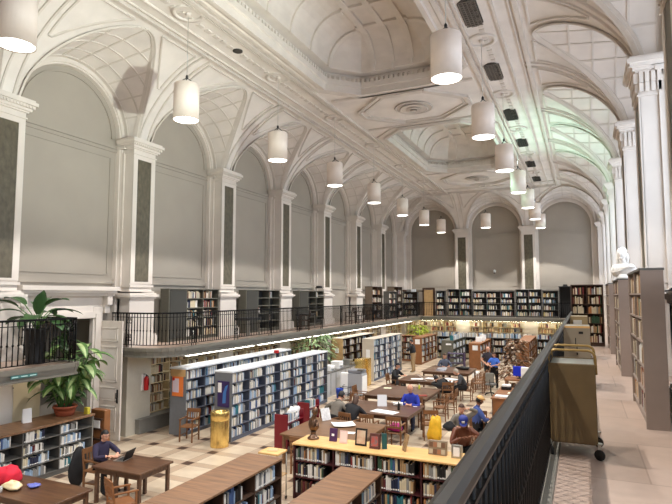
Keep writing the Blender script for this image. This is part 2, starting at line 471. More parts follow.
def pilaster(side, c):
    if side == 'L': T = Matrix.Translation((XL,c,0)) @ Matrix.Rotation(R(90),4,'Z')
    elif side == 'R': T = Matrix.Translation((XR,c,0)) @ Matrix.Rotation(R(-90),4,'Z')
    else: T = Matrix.Translation((c,YF,0))
    # local: front is -Y, depth 0.47
    st = plaster
    mb = MB(); mb.T = T; w, d = .475, .47
    mb.box(-w, w, -d+.03, .1, 0, 9.0)
    for x0, x1, z0, z1 in ((-w,-.3,4.66,9.0),(.3,w,4.66,9.0),(-.3,.3,8.66,9.0),(-.3,.3,4.66,4.72)):
        mb.box(x0, x1, -d, -d+.04, z0, z1)
    # set-back flanking strips
    for s in (-1, 1):
        a, b = sorted((s*w, s*(w+.05))); mb.box(a, b, -.1, .1, 0, 8.85)
    # capital
    for z0, z1, e in ((8.8,8.84,.03),(8.96,9.0,.05),(9.0,9.07,.10),(9.07,9.15,.15),(9.15,9.24,.2),(9.24,9.3,.15)):
        mb.box(-w-e, w+e, -d-e, .1, z0, z1)
    for s in (-1,1):
        for z0, z1, e in ((8.96,9.07,.06),(9.07,9.2,.12)):
            a, b = sorted((s*w, s*(w+.08+e*.5))); mb.box(a, b, -.1-e, .1, z0, z1)
    k = int((w+.15)*2/.085)
    for i in range(k):
        x = -w-.13+(i+.2)*.085; mb.box(x, x+.045, -d-.18, -d, 9.075, 9.13)
    # pedestal
    for z0, z1, e in ((2.7,3.0,.14),(3.0,3.05,.11),(4.18,4.24,.10),(4.24,4.32,.16),(4.32,4.36,.10),(4.36,4.42,.05),(4.55,4.62,.03)):
        mb.box(-w-e, w+e, -d-e, .1, z0, z1)
    mb.box(-w-.05, w+.05, -d-.05, .1, 3.0, 4.4)
    trim(mb, st)
    mp = MB(); mp.T = T; mp.box(-.3,.3,-d+.015,-d+.05,4.72,8.66); trim(mp, marble_panel)
    if side == 'R':   # leafy capital
        mb = MB(); mb.T = T
        for row, (z, h) in enumerate(((8.55,.2),(8.74,.22))):
            for i in range(9):
                x = -w+(i+.5*(row%2)+.2)*.105
                mb.box(x, x+.07, -d-.05-.03*row, -d+.02, z, z+h)
            for i in range(4):
                y = -d+.02+i*.11
                for s in (-1,1):
                    a, b = sorted((s*w, s*(w+.05+.03*row))); mb.box(a, b, y, y+.075, z, z+h)
        mb.box(-w-.03, w+.03, -d-.03, .1, 8.46, 8.5)
        trim(mb, plaster)
for c in PIERS: pilaster('L', c); pilaster('R', c)
for c in FP: pilaster('F', c)
for x0, x1 in ((-13.5,-12.78),(1.05,1.8)):   # corner piers
    mb = MB(); mb.box(x0, x1, 40.95, 41.7, 0, 9.0)
    for z0, z1, e in ((8.8,8.84,.03),(9.0,9.07,.10),(9.07,9.15,.15),(9.15,9.24,.2),(9.24,9.3,.15),(2.7,3.0,.1),(4.24,4.32,.12)): mb.box(x0-e, x1+e, 40.95-e, 41.7, z0, z1)
    trim(mb, plaster)
# entablature over the pier heads to close the wall top behind the vault
mb = MB()
for s, X0 in ((-1, XL), (1, XR)):
    for p in PIERS:
        a, b = sorted((X0-s*.35, X0+s*.05)); mb.box(a, b, p-.37, p+.37, 9.2, 9.34)
trim(mb, plaster)

# ------------------------------------------------------------------ floors
def floor_material():
    m = bpy.data.materials.new('reading_room_tiles'); m.use_nodes = True; nt = m.node_tree; N = nt.nodes; L = nt.links
    b = N['Principled BSDF']; b.inputs['Roughness'].default_value = .32
    tc = N.new('ShaderNodeTexCoord'); sp = N.new('ShaderNodeSeparateXYZ'); L.new(tc.outputs['Object'], sp.inputs[0])
    def M(op, a, bb=None, c=None):
        n = N.new('ShaderNodeMath'); n.operation = op
        for k, v in enumerate((a, bb, c)):
            if v is None: continue
            if isinstance(v, (int, float)): n.inputs[k].default_value = v
            else: L.new(v, n.inputs[k])
        return n.outputs[0]
    def near(o, off, pitch, hw):   # 1 within hw of multiples
        f = M('FRACT', M('ADD', M('DIVIDE', M('SUBTRACT', o, off), pitch), 1000.5))
        return M('LESS_THAN', M('ABSOLUTE', M('SUBTRACT', f, .5)), hw/pitch)
    bx, by = near(sp.outputs[0], -9.37, 1.043, .13), near(sp.outputs[1], 11.38, 1.03, .13)
    band = M('MAXIMUM', bx, by); dark = M('MULTIPLY', bx, by)
    jx, jy = near(sp.outputs[0], -9.37+.13, 1.043, .006), near(sp.outputs[1], 11.38+.13, 1.03, .006)
    jx2, jy2 = near(sp.outputs[0], -9.37-.13, 1.043, .006), near(sp.outputs[1], 11.38-.13, 1.03, .006)
    joint = M('MAXIMUM', M('MAXIMUM', jx, jy), M('MAXIMUM', jx2, jy2))
    nz = N.new('ShaderNodeTexNoise'); nz.inputs['Scale'].default_value = 1.7; nz.inputs['Detail'].default_value = 4; L.new(tc.outputs['Object'], nz.inputs['Vector'])
    cr = N.new('ShaderNodeValToRGB'); cr.color_ramp.elements[0].position = .35; cr.color_ramp.elements[1].position = .65
    cr.color_ramp.elements[0].color = (*S(198,180,157),1); cr.color_ramp.elements[1].color = (*S(216,200,177),1); L.new(nz.outputs[0], cr.inputs[0])
    cur = cr.outputs[0]
    for f, c in ((band, S(184,162,139)), (dark, S(84,66,56)), (joint, S(120,100,84))):
        mx = N.new('ShaderNodeMixRGB'); L.new(f, mx.inputs[0]); L.new(cur, mx.inputs[1]); mx.inputs[2].default_value = (*c,1); cur = mx.outputs[0]
    L.new(cur, b.inputs['Base Color'])
    return m
mb = MB(); mb.add([(XL-.6,YN,0),(XR+1,YN,0),(XR+1,YF+.6,0),(XL-.6,YF+.6,0)], [(0,1,2,3)])
struct('floor', mb, floor_material())
def stone_material():
    m = bpy.data.materials.new('balcony_stone'); m.use_nodes = True; nt = m.node_tree; N = nt.nodes; L = nt.links
    b = N['Principled BSDF']; b.inputs['Roughness'].default_value = .38
    tc = N.new('ShaderNodeTexCoord'); br = N.new('ShaderNodeTexBrick')
    br.inputs['Scale'].default_value = 1.; br.inputs['Mortar Size'].default_value = .008; br.inputs['Brick Width'].default_value = .95; br.inputs['Row Height'].default_value = 1.35
    br.inputs['Color1'].default_value = (*S(204,180,164),1); br.inputs['Color2'].default_value = (*S(188,164,148),1); br.inputs['Mortar'].default_value = (*S(172,148,132),1)
    L.new(tc.outputs['Object'], br.inputs['Vector'])
    nz = N.new('ShaderNodeTexNoise'); nz.inputs['Scale'].default_value = 5; nz.inputs['Detail'].default_value = 6; L.new(tc.outputs['Object'], nz.inputs['Vector'])
    mx = N.new('ShaderNodeMixRGB'); mx.blend_type = 'MULTIPLY'; mx.inputs[0].default_value = .28
    L.new(br.outputs[0], mx.inputs[1]); L.new(nz.outputs[0], mx.inputs[2]); L.new(mx.outputs[0], b.inputs['Base Color'])
    return m
stone = stone_material()
fascia = mat('balcony_fascia', S(122,118,108), .6, noise=.05)
soffit = mat('balcony_soffit', S(206,198,180), .7)
def arc(cx, cy, r, a0, a1, n=8): return [(cx+r*math.cos(R(a0+(a1-a0)*k/n)), cy+r*math.sin(R(a0+(a1-a0)*k/n))) for k in range(n+1)]
RA = -10.95
LEFT_A = [(XL-.5,YN),(RA,YN)]+arc(RA-.15,9.15,.15,0,90,4)+[(XL-.5,9.3)]
LEFT_B = [(XL-.5,12.35)]+arc(RL-1.0,13.35,1.0,-90,0)+[(RL,YB),(XL-.5,YB)]
FAR = [(XL-.5,YB),(RR,YB),(RR,YF+.5),(XL-.5,YF+.5)]
RIGHT = [(RR,YN),(XR+1,YN),(XR+1,YF+.5),(RR,YF+.5)]
FL = [0]
def slab(poly, edge):
    mb = MB(); mb.prism(poly, 2.66, ZB); FL[0] += 1
    o = struct('floor_balcony_%d' % FL[0], mb, stone)
    mb = MB(); mb.prism(poly, 2.47, 2.66); trim(mb, soffit)
    mb = MB()
    for (z0, z1, e) in ((2.62,2.72,.06),(2.54,2.62,.03),(2.46,2.54,.015),(2.44,2.48,.04)):
        for a, b in zip(edge, edge[1:]):
            A, B = Vector((*a,0)), Vector((*b,0)); d = (B-A)
            if d.length < 1e-4: continue
            z = (z0+z1)/2; mb.bar((A.x,A.y,z), (B.x,B.y,z), e*2, z1-z0)
    trim(mb, fascia)
slab(LEFT_A, LEFT_A[1:]); slab(LEFT_B, LEFT_B[:-1]); slab(FAR, FAR[:2]); slab(RIGHT, [RIGHT[0],(RR,YB)])

# ------------------------------------------------------------------ railings
BAL = MB(); BAL.tube([(0,0,.1),(0,0,.93)], .0085, 6); bal_proto = None
def railing(label, path, step, most=100, base=.06, near=False, orn=0):
    t = thing('balcony_railing', label, 'railing', (0,0,0)); 
    pts = [Vector((*p, ZB)) for p in path]
    top = MB(); low = MB(); bot = MB()
    for a, b in zip(pts, pts[1:]):
        if near:
            # moulded handrail with a flattened top
            d = (b-a).normalized(); r = d.cross(Vector((0,0,1)))
            prof = [(-.032,1.02),(-.038,1.04),(-.034,1.06),(-.015,1.072),(.015,1.072),(.034,1.06),(.038,1.04),(.032,1.02),(-.032,1.02)]
            top.sweep([(a,r,(0,0,1)),(b,r,(0,0,1))], prof)
        else: top.bar(a+Vector((0,0,1.05)), b+Vector((0,0,1.05)), .06, .045)
        low.bar(a+Vector((0,0,.93)), b+Vector((0,0,.93)), .03, .018)
        bot.bar(a+Vector((0,0,.1)), b+Vector((0,0,.1)), .035, .02)
    top.build('handrail', rail_top if near else rail_black, t)
    low.build('upper_rail', rail_black, t); bot.build('lower_rail', rail_black, t)
    seg = []; tot = 0
    for a, b in zip(pts, pts[1:]): seg.append((tot, a, b)); tot += (b-a).length
    n = int(tot/step); items = []
    for k in range(n+1):
        s = k*step
        for s0, a, b in seg:
            L = (b-a).length
            if s0 <= s <= s0+L+1e-6: items.append(a+(b-a)*((s-s0)/L)); break
    items.sort(key=lambda p: (p-Vector((0,0,4.3))).length if p.y > 0.6 else 999)
    me = None; rest = MB(); rr = .0125 if near else .0135
    for k, p in enumerate(items):
        if k < most:
            if me is None:
                mb = MB(); mb.tube([(0,0,.1),(0,0,1.03)], rr, 6)
                mb.lathe([(rr,.5),(rr*1.9,.53),(rr,.56)], 6, capb=False, capt=False)
                o = mb.build('baluster', rail_black, t); me = o.data
            else:
                o = bpy.data.objects.new('baluster', me); COL.objects.link(o); o.parent = t
            o.location = p
        else: rest.tube([p+Vector((0,0,.1)), p+Vector((0,0,1.03))], rr, 4, cap=False)
    if rest.v: r = rest.build('baluster_run', rail_black, t); r['kind'] = 'stuff'
    # scrolled ornamental posts
    if orn:
        s = orn*.3
        while s < tot:
            for s0, a, b in seg:
                L = (b-a).length
                if s0 <= s <= s0+L:
                    d = (b-a).normalized(); p = a+d*(s-s0); om = MB()
                    for z in (.28, .8):
                        for sg in (-1,1):
                            om.tube([p+d*(sg*(.045+.045*math.cos(q)))+Vector((0,0,z+.055*math.sin(q))) for q in [2*PI*j/10 for j in range(10)]], .011, 5, closed=True)
                            om.tube([p+d*(sg*(.03+.03*math.cos(q)))+Vector((0,0,z+.11+.03*math.sin(q))) for q in [2*PI*j/8 for j in range(8)]], .010, 5, closed=True)
                    for sg in (-1,1): om.tube([p+d*sg*.1, p+d*sg*.1+Vector((0,0,1.03))], .014, 6)
                    om.tube([p, p+Vector((0,0,1.03))], .008, 6)
                    om.build('scroll_post', rail_black, t); break
            s += orn
    return t
railing('black iron balcony railing with wide handrail running beside the right walkway', [(RR-.02,-1.5),(RR-.02,YB)], .115, near=True)
railing('black iron railing at the left balcony, the short run beside the big potted plant', [(RA,-1)]+arc(RA-.1,9.12,.1,0,90,3)+[(XL+.1,9.22)], .125, orn=2.4)
railing('long black iron railing with scrolled posts along the left balcony beyond the open door', [(XL+.1,12.42)]+arc(RL-1.0,13.38,.95,-90,0,6)+[(RL-.05,YB+.05)], .112, orn=2.3)
railing('distant dark railing across the far balcony in front of the bookcases', [(RL-.05,YB+.08),(RR,YB+.08)], .13, 90)

# ------------------------------------------------------------------ books
BC = {'white':(226,224,218),'cream':(212,200,172),'grey':(140,140,138),'pale blue':(150,176,204),'blue':(62,88,134),'navy':(30,38,66),
      'red':(132,50,48),'dark red':(92,28,34),'black':(30,29,30),'brown':(98,66,46),'tan':(176,144,104),'green':(52,84,62),
      'teal':(40,110,122),'orange':(178,122,78),'yellow':(196,176,116),'purple':(82,58,104)}
BM = {k: mat('book_cloth_'+k.replace(' ','_'), S(*v), .55, noise=.08, scale=20) for k, v in BC.items()}
paper = mat('book_pages', S(232,224,204), .8); labelm = mat('spine_label', S(240,240,236), .6)
BK = list(BC)
PAL = {
 'light': ['white']*12+['pale blue']*6+['grey']*5+['cream']*3+['blue','navy','dark red','black','teal'],
 'mixed': ['white']*4+['cream']*4+['grey']*3+['navy','blue','red','dark red','black','black','brown','tan','green','teal','pale blue','yellow'],
 'dark':  ['black']*4+['brown']*3+['tan']*3+['cream']*6+['dark red']*2+['navy']*2+['grey']*5+['white']*6+['teal','green','blue','red','orange'],
 'warm':  ['cream']*8+['tan']*4+['brown']*3+['white']*3+['dark red','red','black','navy','green','orange','grey'],
}
BMESH = {}
def book_mesh(col):
    if col in BMESH: return BMESH[col]
    mb = MB()   # unit book: x thickness 0..1, y depth 0..1 (spine at y=0), z height 0..1
    mb.m = 0
    sp = [(0,.06),(.12,.015),(.35,0),(.65,0),(.88,.015),(1,.06)]
    mb.prism([(1,1),(0,1)]+sp[:1]+sp[1:], 0, 1) if False else None
    # covers and rounded spine
    n = len(sp)
    mb.add([(x,y,0) for x,y in sp]+[(x,y,1) for x,y in sp], [(i,i+1,n+i+1,n+i) for i in range(n-1)])
    mb.box(0,.1,.05,1,0,1); mb.box(.9,1,.05,1,0,1)
    mb.m = 1; mb.box(.1,.9,.04,.96,.02,.975)
    mb.m = 2; mb.add([(.12,-.004,.08),(.88,-.004,.08),(.88,-.004,.2),(.12,-.004,.2)], [(0,1,2,3)])
    o = mb.build('tmp', [BM[col], paper, labelm]); me = o.data; me.name = 'book_'+col.replace(' ','_')
    bpy.data.objects.remove(o); BMESH[col] = me
    return me
STUFF = MB(); NBOOK = [0]
def put_book(T, x, d0, z, w, dep, h, col, lean, label=None):
    M = T @ Matrix.Translation((x, d0, z)) @ Matrix.Rotation(lean, 4, 'Y')
    if label:
        o = bpy.data.objects.new('book', book_mesh(col)); COL.objects.link(o)
        M = M @ Matrix.Diagonal((w, dep, h, 1)); o.matrix_world = M
        tag(o, label[0], 'book', label[1]); NBOOK[0] += 1
    else:
        STUFF.T = M; STUFF.m = BK.index(col)
        b = min(.012, w*.3)
        STUFF.add([(0,b,0),(b,0,0),(w-b,0,0),(w,b,0),(w,dep,0),(0,dep,0),(0,b,h),(b,0,h),(w-b,0,h),(w,b,h),(w,dep,h),(0,dep,h)],
                  [(0,1,7,6),(1,2,8,7),(2,3,9,8),(3,4,10,9),(5,0,6,11),(6,7,8,9,10,11)])
def fill(T, x0, x1, z, hmax, depth, pal, rng, frac=(.55,.95), label=None, y0=.03, flip=False, thick=(.018,.045), side='left'):
    """row of books on a shelf; local x0..x1, spines towards -y"""
    L = x1-x0; f = rng.uniform(*frac); end = x0+.01+(L-.02)*f; x = x0+.012; k = 0
    items = []
    series = rng.random() < .3; col = rng.choice(PAL[pal])
    while x < end:
        w = rng.uniform(*thick)
        if x+w > x1-.01: break
        if rng.random() > (.55 if series else .12): col = rng.choice(PAL[pal])
        h = min(hmax*.93, rng.uniform(.62,.92)*min(hmax, .33)); dep = rng.uniform(.6,.85)*depth
        items.append((x, w, h, dep, col)); x += w+rng.choice([.0015,.0015,.003])
    for k, (x, w, h, dep, c) in enumerate(items):
        lean = 0
        if k == len(items)-1 and rng.random() < .5 and x+w+h*.2 < x1: lean = -R(0)
        lb = None
        if label: lb = ('%s book, %s from left, %s' % (c, ORD[min(k,29)], label), 'books on the '+label[label.find('shelf'):] if 0 else 'books on the '+label)
        put_book(T, x, y0, z, w, dep, h, c, lean, lb)
# ------------------------------------------------------------------ bookcases
def bookcase(name, label, loc, rotz, cols, rows, cw, H, D, body, top=None, back=None, sides=None, base=.1, th=.025, pal='mixed', both=False, frac=(.55,.95),
             blabel=None, ind=lambda c, r: True, group=None, skip=lambda c, r: False, books=True, tover=.01, seed=0, tth=.03, brows=None, split_top=0, cat='bookcase', thick=(.018,.045), hide=()):
    t = thing(name, label, cat, loc, rotz, group)
    W = cols*cw; T = Matrix.Translation(loc) @ Matrix.Rotation(R(rotz), 4, 'Z')
    rng = random.Random(seed*13+5)
    top = top or body; back = back or body; sides = sides or body
    for i, x in enumerate((0, W-th)):
        mb = MB(); mb.bbox(x-(.01 if i == 0 else 0), x+th+(.01 if i else 0), 0, D, 0, H-tth, .004); mb.build('side_panel', sides, t)
    mb = MB()
    mb.box(th, W-th, D/2-.01 if both else D-.02, D/2+.01 if both else D-.002, base, H-tth); mb.build('back_panel', back, t)
    mb = MB(); mb.box(th, W-th, .03, D-.03 if both else D-.02, 0, base); mb.build('plinth', body, t)
    if split_top:
        n = -(-cols//split_top); 
        for k in range(n):
            a, b = k*split_top*cw, min(W, (k+1)*split_top*cw)
            mb = MB(); mb.bbox(a-(tover if k == 0 else -.003), b+(tover if k == n-1 else -.003), -tover, D+tover, H-tth, H, .006); mb.build('top_panel', top, t)
    else:
        mb = MB(); mb.bbox(-tover, W+tover, -tover, D+tover, H-tth, H, .006); mb.build('top_panel', top, t)
    for c in range(1, cols):
        mb = MB(); mb.box(c*cw-th/2, c*cw+th/2, .004, D-.01, base, H-tth); mb.build('divider', body, t)
    gap = (H-tth-base)/rows
    for r in range(rows):
        z = base+r*gap
        mb = MB(); mb.box(th, W-th, .006, D-.006 if both else D-.02, z, z+th*.8); mb.build('shelf', body, t)
        if not books: continue
        for c in range(cols):
            if skip(c, r): continue
            lb = None
            rl = ['lowest','second','third','fourth','fifth','sixth','top'][r] if r < rows-1 else 'top'
            if rows == 3 and r == 1: rl = 'middle'
            if blabel and ind(c, r): lb = '%s shelf, %s bay of %s' % (rl, ORD[c], blabel)
            if brows is not None and r not in brows: continue
            if (c, r) in hide: continue
            fill(T, c*cw+th, (c+1)*cw-th, z+th*.8+.001, gap-th, min(.24, (D/2 if both else D)-.04), pal, rng, frac, lb, thick=thick)
    return t
# foreground: near grey double case by the left door
bookcase('bookcase', 'low dark grey bookcase in the left foreground with potted plant on its top', (-11.6,5.55,0), 90, 5, 4, .96, 1.25, .95, grey_dark, brown_top, grey_dark, grey_paint, both=True,
         pal='light', frac=(.5,.8), blabel='near grey case', ind=lambda c, r: c > 2 and (c, r) != (3, 0), seed=3, tover=.03, tth=.05, split_top=5, thick=(.026,.055))
bookcase('bookcase', 'low brown bookcase in the foreground left of its twin, nearer the laptop table', (-5.42,4.7,0), 90, 5, 3, .93, 1.15, .78, brown_dark, brown_top, brown_dark, brown_dark, both=True,
         pal='light', frac=(.6,.85), blabel='left brown low case', ind=lambda c, r: c == 4 and r > 0, seed=11, tover=.02, split_top=2, tth=.035, thick=(.028,.052))
bookcase('bookcase', 'low brown bookcase in the foreground that butts against the yellow-topped case', (-3.38,4.7,0), 90, 5, 3, .93, 1.15, .78, brown_dark, brown_top, brown_dark, brown_dark, both=True,
         pal='light', frac=(.6,.9), blabel='right brown low case', ind=lambda c, r: c == 4 and r > 0, seed=12, tover=.02, split_top=2, tth=.035, thick=(.028,.055))
bookcase('bookcase', 'long maroon bookcase with yellow oak top and bronze bust, facing the camera', (-5.74,10.4,0), 0, 5, 3, .93, 1.15, .7, maroon_wood, oak_yellow, brown_dark, maroon_wood, both=True,
         pal='dark', frac=(.72,.95), blabel='yellow-topped case', ind=lambda c, r: c < 4 and r > 0 and (c, r) != (1, 1), seed=21, tover=.03, tth=.035, thick=(.026,.054))
# tall library ranges
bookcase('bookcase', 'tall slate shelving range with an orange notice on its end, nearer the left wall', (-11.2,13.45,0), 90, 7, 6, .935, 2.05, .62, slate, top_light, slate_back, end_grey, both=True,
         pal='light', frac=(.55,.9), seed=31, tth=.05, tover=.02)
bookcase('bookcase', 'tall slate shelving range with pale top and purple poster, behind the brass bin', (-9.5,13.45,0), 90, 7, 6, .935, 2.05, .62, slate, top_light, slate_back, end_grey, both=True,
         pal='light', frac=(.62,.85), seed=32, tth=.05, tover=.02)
bookcase('bookcase', 'tall tan-ended bookcase behind the photocopier, left of the two beyond it', (-11.2,25.4,0), 90, 5, 5, .92, 2.1, .62, brown_dark, marble_tan, slate_back, tan_wood, both=True, pal='mixed', frac=(.5,.8), seed=33)
bookcase('bookcase', 'tall beige-ended bookcase beside the brass lockers', (-9.6,25.6,0), 90, 5, 6, .92, 2.1, .62, slate, marble_tan, slate_back, marble_tan, both=True, pal='light', frac=(.6,.9), seed=34)
# further cases on the ground floor
bookcase('bookcase', 'orange-brown bookcase with white notice on its end, behind the reader in black', (-9.2,33.0,0), 90, 4, 4, .92, 1.66, .62, orange_wood, orange_wood, brown_dark, orange_wood, both=True, pal='mixed', frac=(.6,.95), seed=41)
bookcase('bookcase', 'brown bookcase running across, beyond the beige-ended case', (-11.75,34.4,0), 0, 2, 4, .9, 1.66, .5, orange_wood, orange_wood, brown_dark, orange_wood, pal='mixed', frac=(.6,.95), seed=42)
bookcase('bookcase', 'dark taupe-ended bookcase with a row of pale books along its top', (-7.1,32.4,0), 90, 4, 3, .92, 1.6, .72, olive_grey, olive_grey, brown_dark, olive_grey, both=True, pal='light', frac=(.7,.95), seed=43)
bookcase('bookcase', 'orange-brown bookcase with papers on top, left of the two standing people', (-5.5,32.2,0), 90, 4, 3, .98, 1.5, .66, orange_wood, orange_wood, brown_dark, orange_wood, both=True, pal='mixed', frac=(.6,.95), seed=44)
bookcase('bookcase', 'reddish brown bookcase behind the dried flower tree', (-2.6,29.6,0), 90, 5, 4, .95, 1.9, .62, orange_wood, orange_wood, brown_dark, orange_wood, both=True, pal='dark', frac=(.6,.95), seed=45)
lowc = bookcase('bookcase', 'long dark low bookcase across the far end with books standing on its top', (-9.2,36.9,0), 0, 9, 3, .92, 1.5, .5, grey_dark, grey_dark, brown_dark, grey_dark, pal='mixed', frac=(.8,.97), seed=46)
rng = random.Random(5)
for T, n, cw, H in ((Matrix.Translation((-9.2,36.9,0)), 9, .92, 1.5), (Matrix.Translation((-7.1,32.4,0)) @ Matrix.Rotation(R(90),4,'Z'), 4, .92, 1.6)):
    for c in range(n): fill(T, c*cw+.03, (c+1)*cw-.03, H+.002, .36, .24, 'light', rng, (.85,.97))
# wall shelving under the left balcony and at the far wall (warm lit)
for k in range(6):
    y0 = 13.75+4.64*k
    bookcase('wall_shelving', 'built-in cream wall shelving under the left balcony, %s unit beyond the door' % ORD[k], (-12.95,y0,.45), 90, 4, 6, .93, 1.9, .3, shelf_cream, shelf_cream, cream, shelf_cream, pal='warm', frac=(.6,.95), seed=60+k, base=.03, group='wall shelving under the left balcony')
for k in range(4):
    bookcase('wall_shelving', 'built-in warm lit wall shelving at the far wall under the balcony, %s from the left' % ORD[k], (-12.6+2.95*k,41.2,0), 0, 3, 6, .94, 2.35, .32, shelf_cream, shelf_cream, cream, shelf_cream, pal='warm', frac=(.6,.95), seed=70+k, group='wall shelving under the far balcony')
bookcase('bookcase', 'pale bookcase half hidden behind the near grey case, at the far left edge', (-13.0,5.4,0), 90, 4, 5, .93, 2.0, .3, grey_paint, grey_paint, brown_dark, cream, pal='mixed', frac=(.4,.8), seed=80)
# balcony cases: far wall
for k, (x0, n, cw, h, lb) in enumerate([(-10.15,1,.7,1.92,'narrow grey bookcase on the far balcony beside the brown door'),(-9.25,2,.89,2.04,'taller grey bookcase of two bays on the far balcony, left of the two such'),
        (-7.4,3,.98,1.88,'low grey bookcase of three bays under the middle far arch'),(-4.38,2,.87,2.0,'taller grey bookcase of two bays on the far balcony, right of the two such'),
        (-2.58,1,1.02,1.9,'grey bookcase of one bay on the far balcony beside the dark booth')]):
    bookcase('bookcase', lb, (x0,40.5,ZB), 0, n, 4, cw, h, .36, grey_dark, grey_dark, dark_wood, grey_dark, pal='mixed', frac=(.6,.9), seed=90+k)
t = thing('booth', 'black open booth in the right corner of the far balcony', 'booth', (-1.5,40.3,ZB))
for nm, b in (('side_panel',(0,.05,0,.6,0,2.15)),('side_panel',(.7,.75,0,.6,0,2.15)),('back_panel',(.05,.7,.56,.6,0,2.15)),('top_panel',(-.02,.77,-.02,.62,2.15,2.2))):
    mb = MB(); mb.box(*b); mb.build(nm, dark_wood, t)
# left end of the far balcony
bookcase('bookcase', 'grey bookcase with boxes on its top in the left corner of the far balcony', (-12.75,40.5,ZB), 0, 1, 4, 1.15, 1.85, .36, grey_dark, grey_dark, brown_dark, grey_dark, pal='mixed', frac=(.6,.9), seed=97)
d = thing('brown_door_frame', 'tall brown wooden door case on the far balcony left of the grey bookcases', 'door', (-11.3,40.9,ZB))
for nm, b, m in (('door_leaf',(.12,.84,.04,.09,0,2.0),tan_wood),('jamb',(0,.12,0,.14,0,2.15),brown_dark),('jamb',(.84,.96,0,.14,0,2.15),brown_dark),('head',(.12,.84,0,.14,2.02,2.15),brown_dark)):
    mb = MB(); mb.box(*b); mb.build(nm, m, d)
for nm, x, m in (('brown',-12.8,brown_dark),('grey',-12.45,grey_paint),('pale',-12.1,top_light)):
    mb = MB(); mb.bbox(x,x+.32,40.55,40.8,ZB+1.852,ZB+2.0+.06*(x+12.8),.01); tag(mb.build('storage_box', m), '%s box on top of the corner bookcase of the far balcony' % nm, 'box')
# left balcony cases
def niche_case(y0, n, label, seed, books=True, full=.2):
    t = bookcase('bookcase', label, (-12.84,y0,ZB), 90, n, 5, .92, 1.82, .38, olive_grey, olive_grey, dark_wood, olive_grey, pal='dark', frac=(.5,.9) if books else (.1,.3), seed=seed,
                 skip=lambda c, r: c == 0 or (not books and (c+r) % 3), th=.04)
    mb = MB(); mb.bbox(.05,.88,-.01,.03,.1,1.77,.005); mb.build('door', mat('dark_olive', S(62,61,56), .6), t)
    return t
niche_case(14.45, 3, 'olive grey cabinet with books in the niche just beyond the open door, left balcony', 101)
niche_case(19.1, 3, 'olive grey cabinet with mostly bare shelves, middle niche of the left balcony', 102, False)
niche_case(23.8, 3, 'olive grey cabinet with bare shelves and the small red box, left balcony', 103, False)
for y0, w, h, lb, s in ((32.6,2,2.15,'tall brown bookcase on the left balcony, the nearer of two brown ones',111),(37.0,2,2.2,'tall brown bookcase near the far left corner of the left balcony',112)):
    bookcase('bookcase', lb, (-12.3,y0,ZB), 90, w, 4, .95, h, .5, brown_dark, brown_dark, dark_wood, mat('side_brown', S(112,98,84), .6), pal='dark', frac=(.5,.9), seed=s)
bookcase('bookcase', 'lower grey-brown bookcase standing in front of the tall brown one, left balcony', (-11.75,34.3,ZB), 90, 2, 4, .85, 1.85, .4, grey_dark, grey_dark, brown_dark, grey_dark, pal='dark', frac=(.5,.9), seed=113)
# right balcony
taupe = mat('taupe_end_panel', S(150,134,124), .5, noise=.03)
for k, (y0, n, lb) in enumerate(((7.55,2,'tall taupe-ended bookcase nearest on the right walkway'),(12.2,2,'second taupe-ended bookcase on the right walkway, holding the marble bust'),(16.6,2,'third taupe-ended bookcase on the right walkway, partly behind the bust'))):
    bookcase('bookcase', lb, (.64,y0+n*.95,ZB), -90, n, 6, .95, 1.93, .25, taupe, grey_dark, brown_dark, taupe, pal='warm', frac=(.8,.97), seed=120+k, th=.03)
bookcase('bookcase', 'dark brown bookcase across the end of the right walkway', (-.35,18.9,ZB), 0, 2, 6, .46, 1.93, .3, brown_dark, brown_dark, brown_dark, brown_dark, pal='warm', frac=(.85,.97), seed=125, th=.02)
t = thing('cabinet', 'dark cabinet with a stone top at the right edge behind the nearest bookcase', 'cabinet', (.98,5.9,ZB))
for nm, b, m in (('body',(0,.32,0,1.35,0,1.85),dark_wood),('top_panel',(-.03,.34,-.03,1.38,1.85,1.93),marble_tan),('door',(.02,.3,-.02,0,.1,1.75),mat('cab_green', S(44,54,50), .5))):
    mb = MB(); mb.bbox(*b, .008); mb.build(nm, m, t)
STUFF.T = Matrix.Identity(4)
o = STUFF.build('shelved_books', [BM[k] for k in BK], fix=False); tag(o, 'rows of books filling the tall ranges, wall shelves and balcony cases', 'books', kind='stuff')
print('BOOKS individual', NBOOK[0], 'stuff', len(STUFF.f)//6)

# ------------------------------------------------------------------ great doorway on the left
t = thing('double_door', 'tall cream panelled door standing open beside the two potted plants', 'door', (-13.6,12.18,0), 0)
mb = MB(); mb.bbox(0,1.04,-.03,.03,.02,3.52,.006); mb.build('door_leaf', cream, t)
mb = MB()
for z0, z1 in ((.25,1.0),(1.15,1.55),(1.7,2.75),(2.9,3.32)):
    for x0, x1, a, b in ((.12,.88,z0,z0+.03),(.12,.88,z1-.03,z1),(.12,.15,z0,z1),(.85,.88,z0,z1)): mb.box(x0,x1,-.05,-.03,a,b)
    mb.box(.2,.8,-.042,-.03,z0+.08,z1-.08)
mb.build('door_panel', cream_panel, t)
mb = MB(); mb.bbox(.9,.96,-.05,-.03,1.1,1.5,.004); mb.tube([(.93,-.05,1.25),(.93,-.1,1.25),(.93,-.1,1.4),(.93,-.05,1.4)], .01, 6); mb.build('door_handle', rubber, t)
mb = MB()   # surround with cornice and brackets
Y0 = 10.88; X = -13.55
